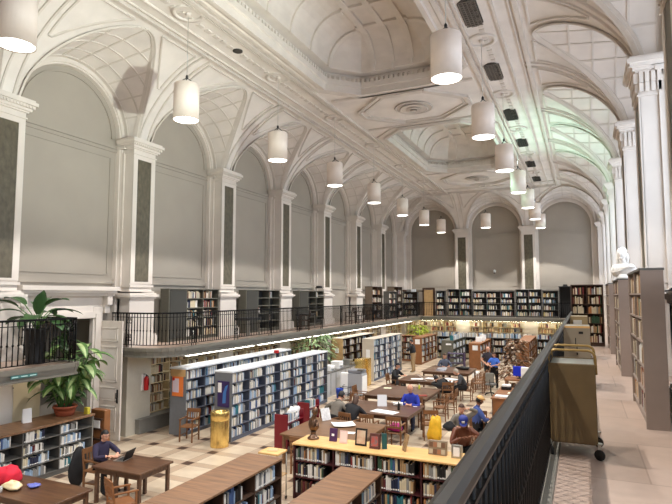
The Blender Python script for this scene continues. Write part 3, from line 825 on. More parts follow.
for s in (-1,1):
    a, b = sorted((Y0+s*.95, Y0+s*1.3)); mb.box(X, X+.14, a, b, 0, 3.94)
    a, b = sorted((Y0+s*1.01, Y0+s*1.2)); mb.box(X, X+.2, a, b, 0, 3.74)
    a, b = sorted((Y0+s*1.31, Y0+s*1.5)); mb.box(X, X+.32, a, b, 4.0, 4.35); mb.box(X, X+.22, a, b, 3.75, 4.0)
mb.box(X, X+.135, Y0-.95, Y0+.95, 3.6, 3.95); mb.box(X, X+.19, Y0-1.0, Y0+1.0, 3.62, 3.8); mb.box(X, X+.1, Y0-1.5, Y0+1.5, 3.95, 4.35)
mb.box(X, X+.42, Y0-1.58, Y0+1.58, 4.35, 4.43); mb.box(X, X+.5, Y0-1.6, Y0+1.6, 4.43, 4.55); mb.box(X, X+.3, Y0-1.58, Y0+1.58, 4.27, 4.35)
trim(mb, plaster)
mb = MB()   # dim vestibule behind the door
for b in ((-15.6,-13.57,9.2,9.3,0,4),(-15.6,-13.57,12.5,12.6,0,4),(-15.7,-15.6,9.2,12.6,0,4),(-15.6,-13.57,9.2,12.6,3.9,4.0),(-15.6,-13.57,9.2,12.6,-.05,0)): mb.box(*b)
struct('wall_vestibule', mb, plaster_wall)
# wall end under the balcony with low plinth, fire extinguisher
mb = MB(); mb.box(-13.9,-12.78,12.62,13.62,0,2.4); trim(mb, mat('under_balcony_paint', S(190,184,170), .7, noise=.03))
mb = MB(); mb.box(-13.4,-12.62,13.0,40.5,0,.42); mb.box(-13.4,-12.58,12.98,40.5,.42,.45); trim(mb, grey_paint)
t = thing('fire_extinguisher', 'red fire extinguisher in its wall bracket beside the open door', 'fire extinguisher', (-12.66,13.3,1.3))
red = mat('red_paint', S(196,30,34), .35)
mb = MB(); mb.lathe([(.06,0),(.075,.02),(.075,.36),(.05,.42),(.025,.44)], 14); mb.build('cylinder', red, t)
mb = MB(); mb.lathe([(.02,.44),(.02,.48)],8); mb.bar((0,0,.5),(.0,-.12,.52),.025); mb.tube([(0,.03,.47),(.06,.05,.4),(.08,.03,.15)],.01,6); mb.build('valve', rubber, t)
mb = MB(); mb.box(-.12,-.075,-.1,.1,.0,.5); mb.build('wall_plate', white, t)
# strip lights below the left and far balconies
for k in range(6):
    t = thing('strip_light', 'fluorescent strip light under the left balcony, %s beyond the open door' % ORD[k], 'lamp', (-11.62,13.9+4.2*k,2.33), 0, 'strip lights under the left balcony')
    mb = MB(); mb.box(-.1,.1,0,3.9,.05,.12); mb.build('housing', white, t)
    mb = MB(); mb.bbox(-.08,.08,.03,3.85,.02,.048,.006); mb.build('diffuser', fluo, t)
for k in range(4):
    t = thing('strip_light', 'fluorescent strip light under the far balcony, %s from the left' % ORD[k], 'lamp', (-12.3+3.0*k,40.7,2.40), 0, 'strip lights under the far balcony')
    mb = MB(); mb.box(0,2.7,-.1,.1,.035,.065); mb.build('housing', white, t)
    mb = MB(); mb.tube([(.05,0,.015),(2.65,0,.015)], .02, 8); mb.build('tube', fluo_far, t)

# ------------------------------------------------------------------ tables and chairs
def table(x0, x1, y0, y1, label, m=None, extra=0, group=None, tname='reading_table'):
    m = m or table_wood
    cx, cy, w, d = (x0+x1)/2, (y0+y1)/2, (x1-x0)/2, (y1-y0)/2
    t = thing(tname, label, 'table', (cx,cy,0), 0, group)
    mb = MB(); mb.bbox(-w,w,-d,d,.715,.755,.008); mb.build('tabletop', m, t)
    mb = MB()
    for b in ((-w+.06,w-.06,-d+.06,-d+.085),(-w+.06,w-.06,d-.085,d-.06),(-w+.06,-w+.085,-d+.06,d-.06),(w-.085,w-.06,-d+.06,d-.06)): mb.box(*b,.61,.715)
    mb.build('apron', m, t)
    xs = [-w+.05, w-.12]+([-.08] if extra else [])
    for x in xs:
        for y in (-d+.05, d-.12):
            mb = MB(); mb.bbox(x, x+.07, y, y+.07, 0, .715, .005); mb.build('leg', m, t)
    return t
def chair_proto(m, label):
    t = thing('library_chair', label, 'chair')
    mb = MB(); mb.bbox(-.22,.22,-.22,.2,.42,.455,.015); mb.build('seat', m, t)
    for x, y in ((-.2,-.2),(.2,-.2)):
        mb = MB(); mb.bar((x,y,0),(x,y,.64),.036); mb.build('leg', m, t)
    for x in (-.2,.2):
        mb = MB(); mb.bar((x,.2,0),(x,.19,.45),.036); mb.bar((x,.19,.45),(x,.25,.86),.036); mb.build('leg', m, t)
        mb = MB(); mb.bar((x,-.24,.65),(x,.22,.66),.05,.022); mb.build('armrest', m, t)
        mb = MB(); mb.bar((x,-.2,.18),(x,.2,.18),.022); mb.build('stretcher', m, t)
    mb = MB(); mb.bar((-.22,.25,.84),(.22,.25,.84),.11,.022,up=(0,1,0)) ; mb.build('top_rail', m, t)
    mb = MB(); mb.bar((-.2,.215,.6),(.2,.215,.6),.022,.05)
    for x in (-.1,-.03,.04,.11): mb.bar((x,.215,.6),(x,.243,.8),.022)
    mb.build('back_slats', m, t)
    return t
CH = {}
def chair(x, y, rz, label, kind='wood', group='wooden library chairs at the reading tables'):
    m = {'wood': chair_wood, 'dark': brown_dark, 'pale': orange_wood}[kind]
    if kind not in CH:
        CH[kind] = chair_proto(m, label); c = CH[kind]; c.location = (x,y,0); c.rotation_euler = (0,0,R(rz)); c['group'] = group; return c
    return dup(CH[kind], (x,y,0), rz, label, group)
# near left
table(-9.43,-8.1,8.4,9.38,'dark brown reading table with the open laptop on it', extra=1)
table(-10.9,-8.3,6.5,7.46,'dark brown reading table with red coat and plastic bag, bottom left')
table(-7.2,-5.0,12.3,14.35,'large brown table with white papers, behind the oak-topped bookcase', table_wood2)
table(-7.2,-4.75,15.5,17.3,'reading table where the bald person in blue sits')
table(-7.3,-5.0,18.3,20.6,'bare reading table behind the bald person in blue')
table(-7.2,-4.9,22.0,23.6,'reading table strewn with white papers and books')
table(-7.0,-4.8,25.0,27.0,'farthest reading table, with a pile of papers and black bag')
# chairs (seat faces -Y at rz=0)
chair(-9.95,9.05,90,'wooden chair under the person with the laptop','wood')
chair(-8.0,7.85,180-25,'empty honey-coloured chair between the two near left tables','pale')
chair(-10.75,13.1,10,'wooden armchair standing in front of the orange notice range')
chair(-6.35,11.95,180,'empty wooden chair tucked at the near side of the paper-strewn brown table')
chair(-5.75,14.95,180,'wooden chair with its back to the camera, beside the person in black')
chair(-4.95,14.95,180,'wooden chair with the purple bag on it')
chair(-7.0,14.95,150,'wooden chair under the person in grey')
chair(-6.35,14.9,165,'wooden chair under the person in black bent over the table')
chair(-5.2,17.65,0,'wooden chair under the bald person in the blue hoodie')
chair(-7.75,17.7,-60,'wooden chair at the left end of the bald person’s table')
chair(-7.75,19.2,90,'wooden chair at the left end of the bare table')
chair(-4.6,18.85,-90,'wooden chair at the right end of the bare table, nearer the camera')
chair(-4.55,20.0,-90,'wooden chair at the right end of the bare table, farther from the camera')
chair(-7.65,22.7,90,'wooden chair under the person reading in black')
chair(-5.0,21.55,200,'wooden chair under the figure slumped in a long black coat')
chair(-4.45,22.6,-90,'wooden chair under the person at the right end of the strewn table')
chair(-4.3,24.6,-90,'empty wooden chair at the near right corner of the farthest table')
chair(-4.35,25.5,-90,'empty wooden chair, middle of three right of the farthest table')
chair(-4.35,26.4,-90,'empty wooden chair, last of three right of the farthest table')
chair(-6.5,27.4,0,'wooden chair under the person in grey at the farthest table')
chair(-4.3,16.25,200,'wooden chair with the yellow bag hanging from it')
chair(-2.78,13.85,0,'wooden chair under the person in the brown leather jacket')
chair(-3.55,12.15,160,'dark wooden chair pushed against the back of the oak-topped case','dark')
chair(-2.9,16.35,0,'wooden chair under the person in denim and tan cap')
chair(-3.15,15.3,0,'wooden chair under the grey-jacketed person behind the leather jacket')
# purple chair-like cart by orange case, dark chairs on the left balcony
for k, (x, y, rz) in enumerate(((-11.7,22.2,-70),(-11.7,27.6,-100),(-11.75,29.0,-80),(-11.7,30.3,-95))):
    c = chair(x, y, rz, 'dark chair behind the left balcony railing, %s from the camera' % ORD[k], 'dark', 'dark chairs on the left balcony'); c.location.z = ZB
for k, y in enumerate((18.0, 22.9)):
    t = thing('side_table', 'dark low table against a white pedestal on the left balcony, %s' % ('nearer' if k == 0 else 'farther'), 'table', (-12.0,y,ZB))
    mb = MB(); mb.bbox(-.3,.3,-.5,.5,.62,.72,.01); mb.build('tabletop', dark_wood, t)
    for sx in (-1,1):
        for sy in (-1,1):
            mb = MB(); mb.box(sx*.25-.02,sx*.25+.02,sy*.44-.02,sy*.44+.02,0,.62); mb.build('leg', steel, t)

# ------------------------------------------------------------------ foreground things
t = thing('laptop', 'open dark laptop on the near left table', 'laptop', (-9.18,9.0,.757), -78)
mb = MB(); mb.bbox(-.17,.17,-.12,.12,0,.015,.004); mb.build('base', steel, t)
mb = MB(); mb.T = Matrix.Translation((0,.12,.015)) @ Matrix.Rotation(R(-25),4,'X'); mb.bbox(-.17,.17,-.005,.005,0,.23,.003); mb.build('screen', rubber, t)
mb = MB(); mb.box(-.14,.14,-.06,.09,.015,.018); mb.build('keyboard', dark_wood, t)
def blob(mb, c, rx, ry, rz, seed, amp=.18, n=16, m=10):
    rg = random.Random(seed); ph = [rg.uniform(0,6.28) for _ in range(6)]
    vs = []
    for i in range(m+1):
        t = PI*i/m
        for j in range(n):
            a = 2*PI*j/n
            k = 1+amp*(math.sin(3*a+ph[0]+2*t)*.6+math.sin(5*a+ph[1])*.3*math.sin(2*t)+math.sin(4*t+ph[2])*.4)
            vs.append((c[0]+rx*k*math.sin(t)*math.cos(a), c[1]+ry*k*math.sin(t)*math.sin(a), max(c[2]-rz*.96, c[2]+rz*k*math.cos(t))))
    return mb.add(vs, [(i*n+j,(i+1)*n+j,(i+1)*n+(j+1)%n,i*n+(j+1)%n) for i in range(m) for j in range(n)], True)
mb = MB(); blob(mb,(-10.05,6.98,.90),.34,.24,.15,1,.22); tag(mb.build('coat', mat('red_cloth', S(214,34,60), .8, noise=.1)), 'bright red coat bundled on the bottom left table', 'coat')
mb = MB(); blob(mb,(-9.62,6.82,.825),.2,.13,.07,2,.3); tag(mb.build('plastic_bag', mat('bag_cream', S(240,222,180), .4, noise=.1)), 'crumpled cream plastic bag beside the red coat', 'bag')
mb = MB(); blob(mb,(-9.36,7.05,.79),.12,.09,.035,3,.3); tag(mb.build('snack_packet', mat('packet_blue', S(110,120,200), .35, noise=.3, scale=30)), 'small blue packet on the table next to the plastic bag', 'packet')
mb = MB(); mb.lathe([(.03,0),(.038,.1),(.036,.1),(.028,.005)], 12, (-9.66,6.62,.757)); tag(mb.build('plastic_cup', mat('clear_cup', S(215,215,210), .2, alpha=.6)), 'clear plastic cup near the red coat', 'cup')
mb = MB(); mb.T = Matrix.Translation((-12.2,8.95,1.25)) @ Matrix.Rotation(R(70),4,'Z'); mb.add([(-.1,0,0),(.1,0,0),(.1,.05,.33),(-.1,.05,.33),(-.1,.12,0),(.1,.12,0)], [(0,1,2,3),(5,4,3,2)])
tag(mb.build('sign_card', white), 'white folded sign card on top of the near grey bookcase', 'sign')
# pamphlet rack at the end of the grey case
t = thing('pamphlet_rack', 'narrow brown pamphlet rack against the end of the near grey bookcase', 'rack', (-12.0,10.62,0))
mb = MB(); mb.bbox(0,.5,0,.2,0,1.28,.01); mb.build('body', orange_wood, t)
for k in range(4):
    mb = MB(); mb.box(.05,.45,-.05,0,.25+.26*k,.29+.26*k); mb.build('ledge', brown_dark, t)
mb = MB(); mb.box(.18,.4,-.062,-.05,.83,1.02); mb.build('leaflet', white, t)['label'] = 'white leaflet in the brown rack'
# brass bin
t = thing('trash_can', 'tall cylindrical brass litter bin in front of the purple poster', 'trash can', (-9.58,13.0,0))
mb = MB(); mb.lathe([(.26,0),(.265,.02),(.265,.72),(.26,.74)], 32, capt=False); mb.build('body', brass, t)
mb = MB(); mb.lathe([(.26,.74),(.27,.75),(.27,.96),(.255,.99),(.16,.97),(.15,.9)], 32, capb=False, capt=False); mb.build('rim', brass, t)
mb = MB(); mb.lathe([(.15,.9),(.01,.9)], 24, capb=False); mb.build('opening', rubber, t)
# posters on range ends
def notice(x, y, z, w, h, m, label, extra=None, name='poster'):
    mb = MB(); mb.box(x, x+w, y-.018, y-.002, z, z+h); t = mb.build(name, m); tag(t, label, 'poster' if name == 'poster' else 'sign')
    return t
p = notice(-11.72,13.44,1.18,.42,.6,mat('orange_card', S(232,128,62), .6),'orange poster with a pale sheet and red circle on the end of the left range')
mb = MB(); mb.box(-11.7,-11.46,13.415,13.424,1.3,1.72); mb.build('pale_sheet', mat('lilac_paper', S(214,200,216), .6), p)
mb = MB(); mb.add([(-11.66+.05*math.cos(a*PI/8), 13.41, 1.7+.05*math.sin(a*PI/8)) for a in range(16)], [tuple(range(16))]); mb.build('red_circle', red, p)
p = notice(-10.0,13.44,1.0,.42,.75,mat('purple_poster', S(58,44,96), .4, noise=.2, scale=4),'dark purple poster with a blue figure on the end of the right range')
mb = MB(); mb.poly([(-9.82,13.418,1.1),(-9.7,13.418,1.12),(-9.68,13.418,1.45),(-9.62,13.418,1.66),(-9.72,13.418,1.6),(-9.8,13.418,1.4)]); mb.build('blue_figure', mat('poster_blue', S(70,120,190), .4), p)
mb = MB(); mb.box(-9.98,-9.85,13.414,13.42,1.42,1.7); mb.build('pale_sheet', white, p)
mb = MB(); mb.box(-11.8,-11.22,13.425,13.45,1.78,2.0); o = mb.build('end_band', tan_wood); tag(o, 'tan wooden header board above the orange poster', 'board')
for (x, y, z, w, h, lb) in ((-11.62,25.38,1.35,.2,.24,'small white notice on the tan end of the far left bookcase'),(-10.0,25.58,.95,.2,.62,'tall white notice on the beige-ended bookcase'),
    (-9.62,32.98,1.25,.3,.3,'white notice on the first orange-brown end panel'),(-5.95,32.18,1.1,.3,.28,'white notice on the orange-brown end near the standing people'),(-7.55,32.38,1.32,.32,.1,'thin white label on the dark taupe end panel')):
    notice(x, y, z, w, h, white, lb, name='notice_sheet')
# white objects on top of ranges
mb = MB(); mb.bbox(-11.0,-10.85,18.3,18.45,2.051,2.16,.01); tag(mb.build('small_box', red), 'small red box on top of the left slate range', 'box')
# maroon book carts
def book_cart(x, y, rz, label, m, H=1.05, L=.95, W=.42, books=True, seed=1, metal=False):
    t = thing('book_cart', label, 'cart', (x,y,0), rz)
    for yy in (0, L-.03):
        mb = MB(); mb.bbox(-W/2,W/2,yy,yy+.03,.14,H,.01); mb.build('end_panel', m, t)
    mb = MB(); mb.box(-.012,.012,.03,L-.03,.2,H-.12); mb.build('spine_board', m, t)
    for z in (.2,.5,.8):
        mb = MB(); mb.box(-W/2+.01,W/2-.01,.03,L-.03,z,z+.02); mb.build('shelf', m, t)
    for sx in (-1,1):
        for yy in (.06, L-.06):
            mb = MB(); px = sx*(W/2-.06); mb.lathe([(.015,.1),(.015,.14)], 6, (px,yy,0)); mb.T = Matrix.Translation((px,yy,.055)) @ Matrix.Rotation(R(90),4,'Y'); mb.lathe([(.055,-.014),(.055,.014)], 14)
            mb.build('caster', rubber, t)
    if books:
        rg = random.Random(seed); T = Matrix.Translation((x,y,0)) @ Matrix.Rotation(R(rz),4,'Z')
        for j, (z, nm) in enumerate(((.82,'top'),(.52,'middle'))):
            yy = .05; k = 0
            while yy < L-.25:
                w = rg.uniform(.03,.055); c = rg.choice(PAL['light']); h = rg.uniform(.2,.26)
                o = bpy.data.objects.new('book', book_mesh(c)); COL.objects.link(o)
                o.matrix_world = T @ Matrix.Translation((W/2-.02,yy,z)) @ Matrix.Rotation(R(90),4,'Z') @ Matrix.Diagonal((w,.17,h,1))
                tag(o, '%s book, %s from the near end, %s shelf of %s' % (c, ORD[k], nm, 'near maroon cart' if seed == 1 else 'far maroon cart'), 'book', 'books on the maroon carts')
                yy += w+.003; k += 1
    return t
book_cart(-7.6,13.05,0,'maroon book cart with slanted papers on top, left of the brown table',maroon,seed=1)
book_cart(-7.95,15.0,0,'second maroon book cart, just behind the first',maroon,1.0,.7,.42,seed=2)
mb = MB(); blob(mb,(-7.52,13.6,.99),.12,.3,.16,5,.35); tag(mb.build('newspaper', mat('newsprint', S(222,222,224), .7, noise=.15, scale=14)), 'crumpled newspaper draped over the near maroon cart', 'newspaper')
# rolling rack beside the oak-topped case
t = thing('rolling_stand', 'oak-topped metal rolling stand between the two low brown bookcases', 'stand', (-6.08,10.1,0))
mb = MB(); mb.bbox(-.24,.24,-.2,.22,.98,1.02,.01); mb.build('stand_top', oak_yellow, t)
mb = MB(); mb.bbox(-.24,.24,-.2,.22,.52,.54,.005); mb.build('shelf', tan_wood, t)
for sx in (-1,1):
    for sy in (-1,1):
        mb = MB(); mb.tube([(sx*.22,.01+sy*.19,.06),(sx*.22,.01+sy*.19,.98)], .012, 6); mb.build('leg', steel, t)
        mb = MB(); mb.T = Matrix.Translation((sx*.22,.01+sy*.19,.035)) @ Matrix.Rotation(R(90),4,'Y'); mb.lathe([(.035,-.012),(.035,.012)], 12); mb.build('wheel', rubber, t)
mb = MB(); mb.T = Matrix.Translation((-6.08,10.15,1.021)) @ Matrix.Rotation(R(20),4,'Z'); mb.bbox(-.13,.1,-.1,.08,0,.012,.003); tag(mb.build('paper_stack', mat('brown_paper', S(206,176,134), .7)), 'tan paper stack on the oak-topped rolling stand', 'paper')

# items on the yellow oak top (z 1.15)
zc = 1.152
t = thing('bronze_bust', 'bronze figure bust on a round foot at the left end of the yellow oak top', 'sculpture', (-5.5,10.86,zc))
mb = MB(); mb.lathe([(.13,0),(.13,.03),(.1,.05),(.06,.09),(.05,.13),(.07,.16)], 18); mb.build('foot', bronze, t)
mb = MB(); blob(mb,(0,0,.3),.12,.085,.16,9,.12); mb.tube([(0,0,.38),(.02,0,.48),(.04,-.01,.54)],[.07,.05,.045],10); mb.ell((.045,-.01,.6),.07,.08,.095,12,8); mb.ell((.055,-.09,.59),.016,.025,.02,6,5); mb.tube([(.09,-.02,.4),(.14,-.07,.3),(.06,-.1,.26)],[.035,.03,.02],8)
mb.build('figure', bronze, t)
def stand_card(name, x, y, w, h, m, label, cat, rz=0, d=.02, inner=None, tilt=10):
    mb = MB(); mb.T = Matrix.Translation((x,y,zc)) @ Matrix.Rotation(R(rz),4,'Z') @ Matrix.Rotation(R(-tilt),4,'X'); mb.bbox(-w/2,w/2,0,d,0,h,.003)
    o = mb.build(name, m); tag(o, label, cat)
    if inner:
        mb2 = MB(); mb2.T = mb.T; iw, ih, im, nm = inner
        mb2.box(-iw/2,iw/2,-.004,0,(h-ih)/2,(h+ih)/2); mb2.build(nm, im, o)
    return o
stand_card('display_book', -5.02,10.83,.17,.27,mat('violet_cover', S(74,42,88), .5),'violet display book standing on the oak top, first right of the bust','book',0,.05,(.06,.05,white,'label_patch'))
stand_card('sign_card', -4.75,10.78,.18,.26,mat('pink_card', S(236,206,202), .5),'pale pink sign card on the oak top, right of the violet book','sign',0,.012,(.14,.2,mat('pink_pale', S(240,222,218), .5),'printed_panel'))
stand_card('picture_frame', -4.34,10.76,.26,.35,rubber,'black picture frame with cream print on the oak top','picture frame',0,.02,(.19,.27,mat('print_cream', S(222,208,184), .5, col2=S(196,150,120), scale=7),'print'))
stand_card('display_book', -4.0,10.66,.22,.3,mat('darkred_cover', S(96,56,50), .5),'dark display book with red picture on the oak top, right of the black frame','book',0,.08,(.15,.2,mat('red_print', S(206,70,56), .5, col2=S(110,120,120), scale=16),'cover_picture'))
stand_card('display_book', -3.8,10.74,.1,.3,mat('teal_cover', S(30,84,84), .5),'thin teal book standing beside the dark red display book','book',25,.09)
t = stand_card('book_stand', -3.42,10.78,.16,.34,mat('wood_ornate', S(178,150,110), .5, col2=S(120,94,64), scale=14),'angled carved brown book stand at the middle of the oak top','stand',-50,.025,None,16)
mb = MB(); mb.tube([(-3.46,10.93,zc+.02),(-3.4,10.9,zc+.2)], .01, 6); mb.build('prop', chair_wood, t)
t = stand_card('brochure_holder', -2.72,10.78,.36,.27,mat('brochure_card', S(150,134,112), .5),'low brochure holder with rows of booklets toward the right of the oak top','rack',0,.1,None,8)
for k in range(8):
    mb = MB(); mb.T = Matrix.Translation((-2.72,10.78,zc)) @ Matrix.Rotation(R(-8),4,'X'); mb.box(-.16+.04*k*2*(k<4)+(k>=4)*(.08*(k-4)),-.09+.04*k*2*(k<4)+(k>=4)*(.08*(k-4)),-.012,-.001,.02+.13*(k>=4),.11+.13*(k>=4)); mb.build('booklet', mat('booklet_%d' % (k%3), [S(196,186,166),S(120,90,70),S(170,120,90)][k%3], .5), t)
t = stand_card('napkin_holder', -2.33,10.72,.2,.24,steel,'shiny metal leaflet holder at the right end of the oak top, by the handrail','holder',0,.1,(.12,.17,white,'leaflets'),4)
def paper_at(x, y, z, w, h, rz, label, tz=.004, m=None, tilt=0, curl=.0):
    mb = MB(); mb.T = Matrix.Translation((x,y,z)) @ Matrix.Rotation(R(rz),4,'Z') @ Matrix.Rotation(R(tilt),4,'X')
    n = 6; vs = []
    for i in range(n+1):
        u = -w/2+w*i/n; c = curl*(2*i/n-1)**2
        vs += [(u,-h/2,c),(u,h/2,c),(u,-h/2,c+tz),(u,h/2,c+tz)]
    fs = []
    for i in range(n):
        a, b = 4*i, 4*i+4; fs += [(a+2,b+2,b+3,a+3),(a,a+1,b+1,b),(a,b,b+2,a+2),(a+1,a+3,b+3,b+1)]
    fs += [(0,2,3,1),(4*n,4*n+1,4*n+3,4*n+2)]
    mb.add(vs, fs); return tag(mb.build('paper_sheet' if tz < .01 else 'open_book', m or white), label, 'paper' if tz < .01 else 'book')
paper_at(-6.05,13.75,.79,.6,.5,35,'large white sheet lying on the brown table behind the bust', curl=.02)
paper_at(-5.6,13.1,.76,.3,.2,10,'small white sheet near the right edge of the brown table')
t = paper_at(-6.75,14.1,.93,.3,.34,60,'grey and white folded newspaper propped on the brown table', tilt=70, m=MATS['newsprint'])
# things on reading tables
zt = .757
mb = MB(); mb.T = Matrix.Translation((-5.95,16.6,zt)) @ Matrix.Rotation(R(20),4,'Z') @ Matrix.Rotation(R(-15),4,'X'); mb.bbox(-.15,.15,0,.015,0,.36,.003); tag(mb.build('sign_card', mat('glossy_white', S(232,234,240), .3)), 'white upright sign card on the bald person’s table', 'sign')
paper_at(-5.6,15.85,zt,.8,.4,-12,'long white spread of paper at the near edge of the bald person’s table', .012)
mb = MB(); blob(mb,(-5.55,16.95,zt+.05),.18,.1,.05,12,.4); tag(mb.build('tissue_heap', white), 'crumpled white tissue heap near the dark bottle', 'tissue')
t = thing('bottle', 'dark drink bottle standing on the bald person’s table', 'bottle', (-5.3,16.3,zt))
mb = MB(); mb.lathe([(.035,0),(.038,.02),(.038,.17),(.015,.22),(.015,.25)], 12); mb.build('body', rubber, t); mb = MB(); mb.lathe([(.018,.25),(.018,.27)], 10); mb.build('cap', white, t)
paper_at(-4.98,17.0,zt,.12,.08,20,'small white scrap at the right of the bald person’s hands')
paper_at(-6.9,19.9,zt,.3,.22,10,'small pale sheet on the left of the bare table', m=mat('pale_green_paper', S(216,222,190), .6))
mb = MB(); mb.T = Matrix.Translation((-5.25,18.9,zt)) @ Matrix.Rotation(R(20),4,'Z'); mb.bbox(-.14,.14,-.1,.1,0,.025,.004); tag(mb.build('book', mat('red_cover', S(150,62,52), .5)), 'closed red book on the right side of the bare table', 'book')
t = thing('bottle', 'small yellow-green bottle on the table edge by the black coat', 'bottle', (-5.75,20.2,zt))
mb = MB(); mb.lathe([(.03,0),(.035,.02),(.035,.12),(.014,.16)], 10); mb.build('body', mat('yellow_green', S(206,220,60), .4), t); mb = MB(); mb.lathe([(.016,.16),(.016,.19)], 8); mb.build('cap', white, t)
for k, (x, y, w, h, rz, lb) in enumerate(((-6.5,22.5,.5,.3,20,'open white book left on the strewn table in front of the reader'),(-6.0,22.9,.45,.32,-15,'white sheets in the middle of the strewn table'),
    (-5.35,22.4,.75,.5,8,'large white spread at the right half of the strewn table'),(-5.2,23.1,.6,.35,-20,'second large white sheet at the far right of the strewn table'))):
    paper_at(x, y, zt, w, h, rz, lb, .012 if k in (0,2) else .005)
mb = MB(); mb.T = Matrix.Translation((-6.15,22.15,zt+.1)) @ Matrix.Rotation(R(30),4,'Z') @ Matrix.Rotation(R(35),4,'Y'); mb.bbox(-.25,.25,-.1,.1,0,.012,.003); tag(mb.build('newspaper', white), 'folded white newspaper held up toward the black coat', 'newspaper')
for k in range(4):
    mb = MB(); mb.T = Matrix.Translation((-6.2+.02*k,25.5+.015*k,zt+.03*k)) @ Matrix.Rotation(R(12*k-10),4,'Z'); mb.bbox(-.2,.2,-.14,.14,0,.028,.004); tag(mb.build('magazine', mat('mag_%d' % k, [S(220,220,224),S(150,160,190),S(236,236,236),S(190,190,196)][k], .5)), '%s magazine of the pale pile on the farthest table' % ['lowest','second lowest','third','topmost'][k], 'magazine')
mb = MB(); blob(mb,(-5.3,26.2,zt+.08),.34,.2,.08,21,.25); tag(mb.build('bag', rubber), 'flat black bag lying on the farthest table', 'bag')
mb = MB(); blob(mb,(-4.95,14.92,.56),.2,.17,.11,22,.3); tag(mb.build('bag', mat('magenta_cloth', S(168,28,110), .6, noise=.3)), 'magenta and purple bag on the chair seat', 'bag')
mb = MB(); blob(mb,(-4.08,15.95,.36),.2,.2,.34,23,.3); tag(mb.build('jacket', mat('yellow_cloth', S(236,184,40), .6, noise=.1)), 'yellow jacket hanging off the chair by the aisle', 'jacket')
# ------------------------------------------------------------------ counter and machines in the middle left
t = thing('service_counter', 'grey panelled counter with dark top between the slate range and the copier', 'counter', (-9.9,20.6,0))
mb = MB(); mb.bbox(-.55,.0,0,4.3,.0,.98,.01); mb.build('body', mat('counter_panel', S(186,186,186), .5), t)
mb = MB(); mb.bbox(-.6,.04,-.04,4.34,.98,1.03,.008); mb.build('countertop', grey_dark, t)
for k in range(8):
    mb = MB(); mb.box(.0,.012,.04+.53*k,.06+.53*k,.05,.95); mb.build('panel_joint', grey_paint, t)
for k, (y, w, h, m) in enumerate(((21.6,.4,.22,white),(22.5,.45,.3,white),(23.7,.4,.25,steel))):
    t = thing('printer', '%s on the grey counter' % ['low white printer, nearest of three machines','taller white printer, middle machine','grey printer, farthest machine'][k], 'printer', (-10.2,y,1.03))
    mb = MB(); mb.bbox(-.22,.2,-w/2,w/2,0,h,.02); mb.build('body', m, t); mb = MB(); mb.box(.2,.3,-w/2+.05,w/2-.05,h*.35,h*.4); mb.build('paper_tray', grey_paint, t)
t = thing('photocopier', 'white and grey photocopier standing beyond the counter front', 'photocopier', (-8.95,21.9,0))
mb = MB(); mb.bbox(-.35,.3,-.3,.3,.06,.95,.02); mb.build('body', mat('machine_grey', S(160,162,168), .5), t)
mb = MB(); mb.bbox(.02,.31,-.25,.31,.1,.85,.01); mb.build('side_door', white, t)
mb = MB(); mb.bbox(-.35,.28,-.3,.3,.97,1.1,.03); mb.build('scanner_lid', mat('machine_grey2', S(130,132,140), .5), t)
mb = MB(); mb.bbox(.1,.36,-.32,-.1,1.08,1.14,.01); mb.build('control_panel', grey_dark, t)
for sx in (-1,1):
    for sy in (-1,1):
        mb = MB(); mb.lathe([(.03,0),(.03,.06)], 8, (sx*.24-.02,sy*.22,0)); mb.build('caster', rubber, t)
t = thing('computer_tower', 'tall white machine housing in front of the counter, left of the photocopier', 'machine', (-9.5,21.75,0))
mb = MB(); mb.bbox(-.15,.2,-.12,.12,0,.95,.01); mb.build('body', white, t); mb = MB(); mb.lathe([(.04,0),(.04,.01)], 10, (.03,-.13,.45)); mb.T = Matrix(); mb.build('knob', rubber, t)
t = thing('waste_bin', 'blue waste basket at the foot of the grey counter', 'waste bin', (-9.45,21.1,0))
mb = MB(); mb.lathe([(.13,0),(.16,.36),(.165,.38),(.15,.38),(.12,.02)], 14); mb.build('body', mat('bin_blue', S(24,72,190), .4), t)
for k, dy in enumerate((0,.42)):
    t = thing('locker', 'shiny brass-coloured locker, %s of the pair left of the beige-ended bookcase' % ('nearer' if k == 0 else 'farther'), 'locker', (-9.75+.1*k,24.1+dy,0))
    mb = MB(); mb.bbox(-.2,.25,-.19,.19,0,1.28,.01); mb.build('body', brass, t); mb = MB(); mb.bbox(-.16,.21,-.205,-.19,.08,1.2,.004); mb.build('door', brass, t)
# wire rack by range end
t = thing('newspaper_rack', 'small black wire rack at the far end of the slate range', 'rack', (-9.1,20.35,0))
mb = MB()
for z in (.05,.3,.55): mb.tube([(0,0,z),(.35,0,z),(.35,.3,z),(0,.3,z)], .012, 6, closed=True)
for x, y in ((0,0),(.35,0),(.35,.3),(0,.3)): mb.tube([(x,y,0),(x,y,.6)], .012, 6)
mb.build('frame', rubber, t)
